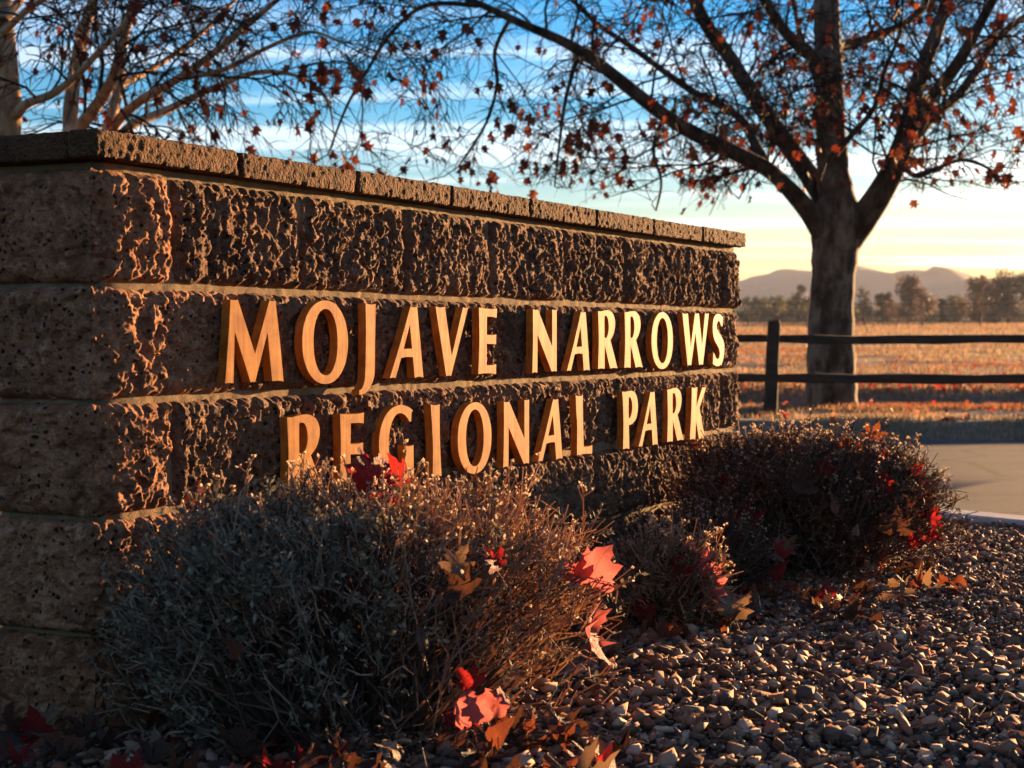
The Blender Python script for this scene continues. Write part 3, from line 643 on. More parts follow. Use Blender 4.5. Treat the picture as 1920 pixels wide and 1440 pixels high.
# ------------------------------------------------------------------ shrubs
def shrub(name, label, c, ax, semi, height, n_stem, n_twig, n_leaf, mats, seed, flat=0.6, tip=(0.02, 0.05), leafy=None, lean=(0, 0), bud=0.3, dry=None):
    """clipped dry shrub: stems fan out of the base to a domed hull, short forked twigs and small leaves near the hull"""
    rs = random.Random(seed); root = empty(name, (c[0], c[1], 0)); tag(root, label, 'shrub', 'dry shrubs in the planting bed')
    a1 = Vector((math.cos(ax), math.sin(ax), 0)); a2 = Vector((-a1.y, a1.x, 0))
    st = MB(); tw = MB(); lf = MB()
    def hull(u, ph, k=1.0):
        """u 0..1 from the top centre to the ground rim"""
        el = u*math.pi/2
        r = math.sin(el)**flat; z = math.cos(el)**(flat*0.75)
        wob = 1+0.09*math.sin(3*ph+seed)+0.08*math.sin(5*ph+2*seed+6*u)+0.07*math.sin(9*ph+seed*3-9*u)
        p = a1*(math.cos(ph)*r*semi[0]*wob*k)+a2*(math.sin(ph)*r*semi[1]*wob*k)
        return Vector((p.x, p.y, max(0.015, z*height*(k*0.6+0.4)*(1+0.06*math.sin(4*ph+u*5)+0.04*math.sin(11*ph+u*13+seed)))))
    def tm(p): return 2 if dry is None or rs.random() < dry(p) else 0  # chance of the bright twig by position: sun side painted by colour
    def jit(s): return Vector((rs.gauss(0, s), rs.gauss(0, s), rs.gauss(0, s)))
    ends = []
    for i in range(n_stem):
        u = rs.random()**0.75; ph = rs.uniform(0, 2*math.pi); tgt = hull(u, ph, rs.uniform(0.72, 1.0)); tgt += Vector((lean[0], lean[1], 0))*rs.random()*tgt.z
        b = Vector((tgt.x*0.35+rs.gauss(0, 0.03), tgt.y*0.35+rs.gauss(0, 0.03), 0.0))
        mid1 = b.lerp(tgt, 0.4)+jit(0.034)+Vector((0, 0, 0.03*height)); mid2 = b.lerp(tgt, 0.75)+jit(0.028)+Vector((0, 0, 0.05*height))
        st.tube([b, mid1, mid2, tgt], [0.0030, 0.0024, 0.0018, 0.0013], 3, 0 if rs.random() < (0.9 if tm(tgt) == 0 else 0.5) else 1)
        ends.append((tgt, (tgt-mid2).normalized(), u, ph))
    for i in range(n_twig):
        tgt, d, u, ph = ends[rs.randrange(len(ends))]
        if rs.random() < 0.5:
            u = rs.random()**0.6; ph = rs.uniform(0, 2*math.pi); tgt = hull(u, ph, rs.uniform(0.8, 1.02))
        out = Vector((tgt.x, tgt.y, 0)); out.normalize()
        d = (Vector((0, 0, 1))*(1.1-0.5*u)+out*(0.2+0.9*u)+jit(0.45)); d.normalize()
        ln = rs.uniform(*tip)*(1.0 if rs.random() < 0.86 else rs.uniform(1.5, 2.8))
        p0 = tgt-d*ln*0.6+jit(0.008); p1 = p0+d*ln*0.6+jit(0.004); p2 = p1+(d+jit(0.35)).normalized()*ln*0.6
        k_ = tm(p1)
        tw.tube([p0, p1, p2], [0.0017, 0.0015, 0.0010], 3, k_)
        r_ = rs.random()
        if r_ < 0.55:
            q = p1+(d+jit(0.8)).normalized()*ln*0.5; tw.tube([p1, q], [0.0014, 0.0009], 3, k_)
        if r_ < bud:
            for _ in range(3):
                e = (d+jit(0.6)).normalized()*rs.uniform(0.004, 0.008); s_ = e.cross(jit(1)); s_.normalize(); s_ *= 0.0022
                tw.add([p2-e*0.2, p2+e*0.5+s_, p2+e, p2+e*0.5-s_], [(0, 1, 2, 3)], 1)
    for i in range(n_twig//26):
        # sprigs that stand proud of the clipped top, forked, with dry heads
        u = rs.random()**1.1*0.8; ph = rs.uniform(0, 2*math.pi); p = hull(u, ph, 0.97); out = Vector((p.x, p.y, 0)).normalized()
        d = (Vector((0, 0, 1))+out*0.5*u+jit(0.22)).normalized(); ln = rs.uniform(0.035, 0.085)
        q1 = p+d*ln*0.55; q2 = q1+(d+jit(0.25)).normalized()*ln*0.5
        tw.tube([p-d*0.03, q1, q2], [0.0019, 0.0016, 0.0011], 4, 2)
        tips = [q2]
        for _ in range(rs.randint(1, 4)):
            o = p.lerp(q2, rs.uniform(0.3, 0.95)); t2 = o+(d*0.8+jit(0.6)).normalized()*rs.uniform(0.010, 0.026); tw.tube([o, t2], [0.0013, 0.0009], 3, 2); tips.append(t2)
        for t2 in tips:
            for _ in range(4):
                e = (d+jit(0.9)).normalized()*rs.uniform(0.004, 0.009); s_ = e.cross(jit(1)); s_.normalize(); s_ *= 0.0026
                tw.add([t2-e*0.2, t2+e*0.5+s_, t2+e, t2+e*0.5-s_], [(0, 1, 2, 3)], 1)
    for i in range(n_leaf):
        u = rs.random()**0.7; ph = rs.uniform(0, 2*math.pi); p = hull(u, ph, rs.uniform(0.78, 1.03))
        if leafy is not None and rs.random() > leafy(p): continue
        d = (Vector((p.x, p.y, 0)).normalized()*0.5+Vector((0, 0, 0.7))+jit(0.5)).normalized()
        # a shoot with paired narrow leaves
        L = rs.uniform(0.025, 0.06); tw.tube([p-d*L*0.3, p+d*L], [0.0011, 0.0007], 3, 0)
        for k in range(4):
            o = p+d*L*(0.15+0.26*k); sd = d.cross(jit(1)); sd.normalize()
            for sg in (-1, 1):
                e = (sd*sg+d*0.7).normalized()*rs.uniform(0.009, 0.020); w_ = e.cross(d); w_.normalize(); w_ = (w_+jit(0.3))*0.0030
                lf.add([o, o+e*0.5+w_, o+e, o+e*0.5-w_], [(0, 1, 2, 3)])
    st.build('stems', [mats[0], mats[1]], root); tw.build('twigs', [TWIG_G, mats[3], mats[1]], root)
    if lf.v: lf.build('small_leaves', mats[2], root)
    return root
shrub('shrub', 'large clipped grey green shrub covering the lower left of the sign wall', (-0.26, 2.98), R(33), (0.44, 0.25), 0.405, 800, 3700, 2000, (TWIG_D, TWIG, SAGE, BUD), 3,
      flat=0.55, leafy=lambda p: 0.95 if p.x < 0.06 else 0.12, dry=lambda p: min(0.95, max(0.04, (p.x-0.02)/0.22+max(0, (p.z-0.33)/0.08)*0.8)))  # brighter twigs to the right and top paint in the low sun
shrub('shrub', 'small low shrub with pink leaves stuck in it, beside the large one', (0.37, 3.98), R(30), (0.15, 0.12), 0.20, 260, 1100, 160, (TWIG_D, TWIG, LEAF_R, BUD), 5, tip=(0.02, 0.06))
shrub('shrub', 'low dark shrub against the wall behind the small pink leaved one', (0.50, 4.50), R(40), (0.24, 0.15), 0.19, 300, 1100, 200, (TWIG_D, TWIG_R, LEAF_R, BUD), 6, tip=(0.02, 0.06), bud=0.1)
shrub('shrub', 'round dark russet shrub at the far end of the sign wall', (0.87, 4.98), R(10), (0.40, 0.30), 0.37, 1000, 5200, 1500, (TWIG_D, TWIG_R, LEAF_R, BUD), 8, flat=0.62, tip=(0.02, 0.055), bud=0.15)

# ------------------------------------------------------------------ gravel
def debris():
    m = m_twig('straw_debris', (0.10, 0.06, 0.035), (0.34, 0.24, 0.15)); mb = MB(); rs = random.Random(14)
    for i in range(620):
        y = 2.2+4.2*rs.random()**1.3; x = rs.uniform(-0.5, 0.36*y+0.2)
        if (Vector((x, y, 0))-CORNER).dot(NRM) < 0.05: continue
        a = rs.uniform(0, 6.28); L = rs.uniform(0.02, 0.09); d = Vector((math.cos(a), math.sin(a), rs.gauss(0, 0.15))); p = Vector((x, y, rs.uniform(0.014, 0.026)))
        mb.tube([p, p+d*L*0.5+Vector((rs.gauss(0, .004), rs.gauss(0, .004), .003)), p+d*L], [0.0012, 0.0011, 0.0007], 3)
    for i in range(260):
        y = 2.2+3.6*rs.random()**1.2; x = rs.uniform(-0.5, 0.36*y)
        if (Vector((x, y, 0))-CORNER).dot(NRM) < 0.05: continue
        p = Vector((x, y, rs.uniform(0.016, 0.028))); a = Vector((rs.gauss(0, 1), rs.gauss(0, 1), rs.gauss(0, 0.35))).normalized()*rs.uniform(0.005, 0.016); b = a.cross(Vector((rs.gauss(0, 0.4), rs.gauss(0, 0.4), 1))).normalized()*rs.uniform(0.004, 0.010)
        mb.add([p-a, p-b*0.7, p+a*0.3-b, p+a, p+b*0.9+Vector((0, 0, 0.004)), p-a*0.4+b], [(0, 1, 2, 3, 4, 5)])
    tag(mb.build('straw_debris', m), 'thin dry straw and twig bits strewn over the gravel', 'debris', kind='stuff')
debris()
def stones():
    m = mat('gravel_stone', rough=0.8, spec=0.2); n = NT(m)
    cols = [(0.146, 0.057, 0.025), (0.269, 0.128, 0.062), (0.056, 0.027, 0.014), (0.370, 0.228, 0.133), (0.190, 0.071, 0.035), (0.470, 0.323, 0.211), (0.084, 0.052, 0.035), (0.302, 0.114, 0.061), (0.134, 0.081, 0.048), (0.213, 0.123, 0.070), (0.112, 0.044, 0.021), (0.067, 0.034, 0.019), (0.168, 0.095, 0.051), (0.448, 0.285, 0.172)]
    c = n.ramp(n.rnd_isl(), [(i/len(cols), col) for i, col in enumerate(cols)], 'CONSTANT')
    k = n.noise(n.pos(), 140, 4, 0.6)
    n.color(n.mix(n.math('MULTIPLY', k, 0.7), c, n.mix(0.5, c, (0.09, 0.065, 0.05)))); n.bump(k, 0.003, 0.6)
    t = (1+5**0.5)/2
    iv = np.array([(-1, t, 0), (1, t, 0), (-1, -t, 0), (1, -t, 0), (0, -1, t), (0, 1, t), (0, -1, -t), (0, 1, -t), (t, 0, -1), (t, 0, 1), (-t, 0, -1), (-t, 0, 1)], float); iv /= np.linalg.norm(iv[0])
    itr = np.array([(0, 11, 5), (0, 5, 1), (0, 1, 7), (0, 7, 10), (0, 10, 11), (1, 5, 9), (5, 11, 4), (11, 10, 2), (10, 7, 6), (7, 1, 8), (3, 9, 4), (3, 4, 2), (3, 2, 6), (3, 6, 8), (3, 8, 9), (4, 9, 5), (2, 4, 11), (6, 2, 10), (8, 6, 7), (9, 8, 1)])
    iv2 = np.array([(-1, -1, -1), (1, -1, -1), (1, 1, -1), (-1, 1, -1), (-1, -1, 1), (1, -1, 1), (1, 1, 1), (-1, 1, 1)], float)*0.72; it2 = np.array([(0, 2, 1), (0, 3, 2), (4, 5, 6), (4, 6, 7), (0, 1, 5), (0, 5, 4), (1, 2, 6), (1, 6, 5), (2, 3, 7), (2, 7, 6), (3, 0, 4), (3, 4, 7)])
    def scatter(cnt, ya, yb, base_v, base_f, rmin, rmax, zoff):
        # spread over the bed in front of the wall, inside the kerb
        pts = []
        kx = np.array([p[0] for p in KL]); ky = np.array([p[1] for p in KL]); order = np.argsort(ky)
        Y = rng.uniform(ya, yb, cnt*3); lim = np.interp(Y, ky[order], kx[order])-0.16-(0.03)
        lo = np.maximum((Y-2.826)/0.887*0.4617-0.70, -0.9)-0.0
        lo = np.where(Y < 2.83, -0.95, lo)
        X = rng.uniform(-0.95, 3.2, cnt*3); ok = (X < lim) & (X > lo) & (np.abs(X) < Y*0.36+0.35)
        X, Y = X[ok][:cnt], Y[ok][:cnt]; k_ = len(X)
        r = rmin+(rmax-rmin)*rng.random(k_)**3.2
        sc = np.stack([r*rng.uniform(0.8, 1.5, k_), r*rng.uniform(0.7, 1.1, k_), r*rng.uniform(0.22, 0.62, k_)], -1)
        a, b_, g = rng.uniform(0, 6.28, k_), rng.normal(0, 0.5, k_), rng.normal(0, 0.5, k_)
        V = base_v[None]*(1+rng.uniform(-0.36, 0.36, (k_, len(base_v), 1 if len(base_v) > 8 else 3)))*sc[:, None]
        ca, sa = np.cos(a)[:, None], np.sin(a)[:, None]; cb, sb = np.cos(b_)[:, None], np.sin(b_)[:, None]; cg, sg = np.cos(g)[:, None], np.sin(g)[:, None]
        x, y, z = V[..., 0], V[..., 1], V[..., 2]
        y, z = y*cb-z*sb, y*sb+z*cb; x, z = x*cg+z*sg, -x*sg+z*cg; x, y = x*ca-y*sa, x*sa+y*ca
        und = 0.008*vnoise(np.stack([X*3, Y*3, X*0], -1))
        V = np.stack([x+X[:, None], y+Y[:, None], z+(r*0.35+zoff*rng.random(k_)+und)[:, None]], -1)
        F = base_f[None]+(np.arange(k_)*len(base_v))[:, None, None]
        return V.reshape(-1, 3), F.reshape(-1, 3)
    parts = [scatter(7000, 2.15, 3.9, iv, itr, 0.0035, 0.022, 0.012), scatter(11000, 2.15, 3.9, iv2, it2, 0.004, 0.0165, 0.013), scatter(22000, 2.15, 4.4, iv2, it2, 0.002, 0.006, 0.011),
             scatter(12000, 3.8, 6.6, iv, itr, 0.005, 0.014, 0.012), scatter(16000, 3.8, 6.6, iv2, it2, 0.004, 0.013, 0.013)]
    V = []; F = []; b = 0
    for v, f in parts: V.append(v); F.append(f+b); b += len(v)
    o = mesh_obj('gravel', np.concatenate(V), np.concatenate(F), m); tag(o, 'loose brown and grey crushed gravel between shrubs and kerb', 'gravel', kind='stuff')
stones()

# ------------------------------------------------------------------ trees
def bez(P, n=4):
    out = []
    for i in range(len(P)-1):
        p0 = P[max(i-1, 0)]; p1 = P[i]; p2 = P[i+1]; p3 = P[min(i+2, len(P)-1)]
        for k in range(n):
            t = k/n
            out.append((0.5*((2*p1[0])+(-p0[0]+p2[0])*t+(2*p0[0]-5*p1[0]+4*p2[0]-p3[0])*t*t+(-p0[0]+3*p1[0]-3*p2[0]+p3[0])*t**3), p1[1]*(1-t)+p2[1]*t))
    out.append(P[-1]); return out
def tree_leaf(mb, p, size, rs):
    """drooping lobed leaf made of a few facets"""
    d = Vector((rs.gauss(0, 0.5), rs.gauss(0, 0.5), -1)).normalized(); s = d.cross(Vector((rs.gauss(0, 1), rs.gauss(0, 1), 0.2))); s.normalize(); u = s.cross(d)
    def q(a, b, c): return p+d*(a*size)+s*(b*size)+u*(c*size)
    c = rs.uniform(-0.3, 0.3); e = rs.uniform(0.05, 0.3)
    v = [q(0, 0, 0), q(0.22, 0.42, e), q(0.42, 0.22, e*0.5), q(0.66, 0.48, e+c*0.3), q(0.68, 0.16, c*0.3), q(1.0, 0.0, c), q(0.68, -0.16, c*0.3), q(0.66, -0.48, e+c*0.3), q(0.42, -0.22, e*0.5), q(0.22, -0.42, e), q(0.45, 0, 0)]
    mb.add(v, [(0, 1, 2, 10), (2, 3, 4, 10), (4, 5, 6, 10), (6, 7, 8, 10), (8, 9, 0, 10)])
def sycamore(label, limbs, barkm, seed, leaf_p, leaf_size, spread=1.0, dens=1.0, trunk_n=1, droop=0.9, zmin=2.15, limbm_=None):
    """limbs: lists of (Vector, radius); the first ones are the trunk. Twigs are grown from the limbs."""
    rs = random.Random(seed); base = limbs[0][0][0]
    root = empty('sycamore_tree', base); tag(root, label, 'tree', 'sycamore trees around the park entrance')
    inv = -Vector(base)
    limbm = [bez(P, 5) for P in limbs]
    tr = MB(); br = MB(); tw = MB(); lf = MB()
    for i, P in enumerate(limbm):
        pts = [p+inv for p, r in P]; rad = [r for p, r in P]
        if i < trunk_n:
            rad = [r*(1+0.03*math.sin(k*1.7)) for k, r in enumerate(rad)]
            tr.tube(pts, rad, 16)
        else:
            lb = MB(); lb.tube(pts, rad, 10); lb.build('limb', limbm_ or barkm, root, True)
    def gauss3(s): return Vector((rs.gauss(0, s), rs.gauss(0, s), rs.gauss(0, s)))
    def twig(p, d, ln, r, level):
        n = 4 if level < 3 else 3; pts = [p.copy()]; dd = d.copy()
        for k in range(n):
            dd = (dd+gauss3(0.22)+Vector((0, 0, -0.22*droop*(k+1)/n*(1 if level > 1 else 0.6)))).normalized()
            pts.append(pts[-1]+dd*(ln/n))
        if pts[-1].z < zmin:
            if level >= 2: return
            lift = Vector((0, 0, (zmin-pts[-1].z)/n)); pts = [q+lift*k for k, q in enumerate(pts)]
        rad = [r*(1-0.7*k/n) for k in range(n+1)]
        tw.tube([q+inv for q in pts], rad, 5 if level == 1 else 3)
        if level < 3:
            cnt = int((8 if level == 1 else 5)*dens*rs.uniform(0.7, 1.3))
            for _ in range(cnt):
                t = rs.uniform(0.2, 1.0)*n; k = min(int(t), n-1); q = pts[k].lerp(pts[k+1], t-k); ax = (pts[k+1]-pts[k]).normalized()
                cd = (ax*rs.uniform(0.5, 1.0)+gauss3(0.55)+Vector((0, 0, -0.15*droop))).normalized()
                twig(q, cd, ln*rs.uniform(0.35, 0.62), max(r*0.5, 0.005), level+1)
        lp = leaf_p(pts[-1])
        if level >= 2:
            for k in range(1, n+1):
                if rs.random() < lp:
                    tree_leaf(lf, pts[k]+inv, leaf_size*rs.uniform(0.55, 1.45), rs)
    for i, P in enumerate(limbm):
        if i < trunk_n: continue
        acc = 0.0
        for k in range(1, len(P)):
            a, ra = P[k-1]; b, rb = P[k]; acc += (b-a).length
            frac = k/len(P)
            if frac < 0.22: continue
            while acc > 0.26/dens:
                acc -= 0.26/dens
                ax = (b-a).normalized(); q = a.lerp(b, rs.random())
                side = gauss3(1.0); side -= ax*side.dot(ax); side.normalize()
                d = (side*0.9+ax*rs.uniform(0.2, 0.9)+Vector((0, 0, 0.15))).normalized()
                twig(q, d, rs.uniform(0.7, 1.7)*spread*(1.15-0.4*frac), min(0.016, rb*0.4), 1)
        e, re_ = P[-1]; twig(e, (e-P[-2][0]).normalized(), 1.2*spread, re_*0.8, 1)
    tr.build('trunk', barkm, root, True)
    o = tag(tw.build('crown', TWIG_T, root), kind='stuff'); 
    if lf.v: tag(lf.build('leaves', TREE_LEAF, root), kind='stuff')
    return root
D = 18.4; K = D/FPX
def lm(pts): return [(at(x, y, D+dd), w*K/2) for x, y, w, dd in pts]
right_limbs = [
    lm([(1560, 782, 118, 0), (1560, 760, 98, 0), (1559, 700, 92, 0), (1558, 620, 86, 0), (1562, 530, 80, 0), (1566, 470, 88, 0), (1570, 420, 98, 0), (1568, 370, 70, 0), (1562, 320, 60, 0), (1556, 200, 54, 0.1), (1552, 90, 52, 0.2), (1548, -60, 44, 0.3), (1540, -260, 30, 0.4), (1530, -480, 14, 0.3)]),
    lm([(1556, 455, 52, 0), (1515, 395, 38, -0.2), (1470, 345, 30, -0.4), (1435, 315, 29, -0.5), (1380, 288, 28, -0.7), (1305, 252, 27, -0.9), (1240, 212, 25, -1.1), (1180, 165, 24, -1.2), (1110, 110, 21, -1.4), (1050, 75, 17, -1.5), (980, 45, 14, -1.7), (900, 8, 11, -1.8), (820, -25, 8, -1.9), (720, -40, 5, -1.9)]),
    lm([(1440, 320, 22, -0.5), (1415, 268, 18, -0.2), (1380, 215, 16, 0.2), (1300, 172, 14, 0.6), (1240, 130, 13, 0.9), (1180, 85, 12, 1.2), (1120, 45, 10, 1.4), (1060, -10, 8, 1.6), (980, -60, 5, 1.7)]),
    lm([(1565, 400, 50, 0), (1528, 345, 42, 0.2), (1490, 290, 37, 0.5), (1440, 220, 33, 0.8), (1400, 160, 31, 1.0), (1370, 110, 30, 1.2), (1330, 55, 28, 1.3), (1300, -5, 27, 1.4), (1262, -110, 20, 1.6), (1220, -260, 12, 1.8)]),
    lm([(1553, 125, 30, 0.1), (1500, 88, 24, -0.3), (1465, 50, 20, -0.6), (1435, 0, 18, -0.9), (1400, -80, 13, -1.2), (1340, -180, 8, -1.5)]),
    lm([(1580, 460, 62, 0), (1622, 405, 54, -0.1), (1655, 355, 47, -0.2), (1682, 300, 42, -0.3), (1705, 230, 36, -0.4), (1722, 150, 29, -0.4), (1752, 70, 26, -0.3), (1775, 0, 22, -0.2), (1800, -110, 16, 0), (1810, -240, 10, 0.2)]),
    lm([(1700, 250, 30, -0.4), (1750, 180, 25, -0.8), (1800, 112, 22, -1.2), (1845, 30, 18, -1.5), (1900, -70, 13, -1.8), (1950, -170, 8, -2)]),
    lm([(1690, 290, 28, -0.3), (1745, 222, 22, 0.2), (1795, 180, 19, 0.6), (1832, 130, 17, 0.9), (1865, 78, 15, 1.2), (1930, 25, 13, 1.5), (2010, -20, 10, 1.8), (2090, -50, 6, 2)]),
    lm([(1556, 95, 24, 0.2), (1620, 75, 18, 0.9), (1680, 52, 16, 1.5), (1730, 18, 14, 2.0), (1780, -40, 10, 2.4), (1840, -120, 6, 2.6)]),
    lm([(900, 10, 9, -1.8), (800, 10, 8, -2.0), (735, 60, 7, -2.1), (690, 130, 6, -2.2), (650, 200, 5, -2.2), (615, 290, 3, -2.3)]),
    lm([(955, 38, 8, -1.7), (928, 95, 7, -1.9), (932, 155, 6, -2.0), (912, 230, 5, -2.1), (860, 312, 3, -2.2)]),
    lm([(1085, 98, 9, -1.4), (1062, 180, 7, -1.7), (1050, 260, 5, -1.9), (1040, 350, 3, -2.0)]),
    lm([(1245, 216, 9, -1.1), (1225, 280, 7, -1.5), (1240, 340, 5, -1.7), (1230, 395, 3, -1.8)]),
    lm([(1690, 300, 12, -0.3), (1720, 330, 9, -0.9), (1800, 300, 7, -1.4), (1860, 320, 5, -1.7), (1880, 350, 3, -1.8)]),
    lm([(1556, 300, 14, 0), (1600, 250, 11, -1.0), (1640, 200, 9, -1.8), (1660, 130, 7, -2.4), (1690, 60, 5, -2.8)]),
    lm([(1556, 220, 16, 0), (1530, 150, 12, 1.0), (1500, 60, 10, 2.0), (1480, -40, 7, 2.8), (1470, -130, 5, 3.2)]),
]
def lp_right(p):
    cl = 0.5+0.5*math.sin(p.x*3.1+1.3*math.sin(p.z*2.7))*math.sin(p.y*2.9+p.z*2.1)
    if p.z > 4.4: return 0.025*2*cl
    return (0.03 if p.z > 3.2 else 0.085)*2.2*cl**1.5
sycamore('broad sycamore with dark trunk and few red leaves behind the fence', right_limbs, BARK_D, 21, lp_right, 0.105, 1.0, 1.15, limbm_=BARK_SHADE)
D = 14.5; K = D/FPX
left_limbs = [
    lm([(180, 800, 92, 0), (178, 600, 80, 0), (172, 420, 74, 0), (165, 330, 70, 0), (150, 285, 48, 0.1), (132, 235, 30, 0.2), (140, 140, 26, 0.4), (156, 60, 23, 0.5), (176, -5, 20, 0.6), (200, -120, 14, 0.7), (215, -260, 8, 0.7)]),
    lm([(160, 300, 40, 0), (150, 245, 24, -0.3), (185, 192, 21, -0.5), (212, 145, 19, -0.7), (238, 45, 16, -0.9), (258, -25, 13, -1.0), (300, -140, 8, -1.1)]),
    lm([(172, 320, 40, 0), (200, 250, 24, 0.3), (224, 160, 19, 0.7), (232, 80, 16, 1.0), (262, -20, 12, 1.2), (310, -120, 8, 1.3)]),
    lm([(175, 330, 36, 0), (212, 240, 20, -0.2), (262, 190, 17, -0.5), (330, 150, 15, -0.7), (400, 100, 13, -0.9), (470, 42, 11, -1.1), (540, -15, 8, -1.2), (620, -60, 5, -1.3)]),
    lm([(178, 345, 34, 0), (235, 245, 19, 0.3), (310, 208, 16, 0.6), (400, 165, 13, 0.9), (480, 136, 11, 1.1), (555, 142, 8, 1.2), (610, 180, 6, 1.3), (625, 240, 3, 1.3)]),
    lm([(224, 160, 14, 0.7), (300, 120, 12, 1.4), (380, 60, 10, 1.9), (440, 0, 8, 2.3), (500, -60, 5, 2.5)]),
    lm([(330, 150, 10, -0.7), (420, 130, 9, -1.4), (500, 90, 7, -1.9), (580, 60, 5, -2.3), (640, 80, 3, -2.5)]),
]
lp_left = lambda p: 0.022
sycamore('pale barked sycamore forking low behind the left part of the wall', left_limbs, BARK_P, 33, lp_left, 0.095, 0.85, 1.05)
D = 13.2; K = D/FPX
left2 = [
    lm([(2, 860, 100, 0), (4, 600, 72, 0), (10, 400, 60, 0), (16, 240, 46, 0), (18, 180, 42, 0), (10, 60, 34, 0.1), (2, -60, 28, 0.2), (-10, -220, 18, 0.2), (-20, -360, 8, 0.2)]),
    lm([(22, 225, 26, 0), (50, 195, 17, -0.2), (95, 178, 15, -0.4), (140, 145, 13, -0.6), (178, 105, 12, -0.7), (222, 58, 10, -0.8), (280, -20, 7, -0.9), (350, -80, 4, -1)]),
    lm([(8, 120, 22, 0), (-60, 60, 16, -0.3), (-140, 0, 12, -0.6), (-220, -90, 8, -0.9)]),
    lm([(8, 40, 20, 0), (60, -30, 14, 0.6), (120, -100, 9, 1.1), (180, -180, 5, 1.4)]),
    lm([(8, 60, 16, 0), (50, 20, 11, -0.8), (110, -20, 8, -1.4), (160, -30, 5, -1.8)]),
]
sycamore('pale sycamore trunk at the left edge of the picture behind the wall', left2, BARK_P, 44, lp_left, 0.09, 0.75, 0.9)

# ------------------------------------------------------------------ rail fence
def fence():
    Y = 16.9; k = Y/FPX; c = at(1442, 783, Y)
    root = empty('rail_fence', (c.x, c.y, c.z)); tag(root, 'dark two rail timber fence in front of the sycamore trunk', 'fence')
    sp = 3.05
    for i in (-1, 0, 1):
        rs = random.Random(40+i); h = (783-601)*k; mb = MB(); pts = []; rad = []
        top = Vector((i*sp+0.045, 0, h)); bot = Vector((i*sp, 0, -0.25))
        for t in (0, 0.25, 0.5, 0.75, 0.97, 1.0): pts.append(bot.lerp(top, t)+Vector((rs.gauss(0, 0.004), 0, 0))); rad.append(0.070*(1.06-0.1*t)*(0.86 if t == 1 else 1))
        mb.tube(pts, rad, 10, cap=True); mb.build('post', FENCE, root, True)
    for i in (-2, -1, 0, 1):
        for (yl, hh) in ((634, 0.097), (709, 0.105)):
            rs = random.Random(i*7+yl); z = (783-yl)*k+rs.uniform(-0.006, 0.006); mb = MB()
            a = i*sp+0.03; b = (i+1)*sp-0.03; n = 8; v = []; f = []
            for q in range(n):
                t = q/(n-1); x = a+(b-a)*t; w = hh/2*(0.92+0.08*math.sin(q*2.1+i)); dz = rs.gauss(0, 0.006)-0.012*math.sin(math.pi*t); pinch = 0.55 if q in (0, n-1) else 1
                for (yy, zz_) in ((-0.05*pinch, -w*0.8), (-0.03*pinch, -w), (0.045*pinch, -w*0.9), (0.05*pinch, w*0.7), (0.02*pinch, w), (-0.045*pinch, w*0.85)): v.append((x, yy, z+dz+zz_*(0.8 if pinch < 1 else 1)))
            for q in range(n-1):
                for e in range(6): f.append((q*6+e, q*6+(e+1) % 6, (q+1)*6+(e+1) % 6, (q+1)*6+e))
            f.append(tuple(range(6))); f.append(tuple(reversed([(n-1)*6+e for e in range(6)])))
            mesh_obj('rail', v, f, FENCE, root)
fence()
def wire_fence():
    Y = 150.0; g = float(terrain_h(np.array([25.0]), np.array([Y]))[0])
    root = empty('wire_fence', (0, Y, g)); tag(root, 'distant wire fence on thin posts along the far edge of the field', 'fence')
    x = -10.0; i = 0
    while x < 75:
        mb = MB(); mb.tube([Vector((x, 0, -0.3)), Vector((x+0.05, 0, 1.3 if i % 3 else 2.2))], [0.085, 0.07], 6, cap=True); mb.build('post', FENCE, root); x += 5.2; i += 1
    for z in (0.55, 1.1, 2.1):
        mb = MB(); mb.tube([Vector((xx, 0, z-0.05*math.sin(xx*0.6)**2)) for xx in np.arange(-10, 76, 2.6)], [0.035]*34, 4); mb.build('wire', WIRE, root)
wire_fence()

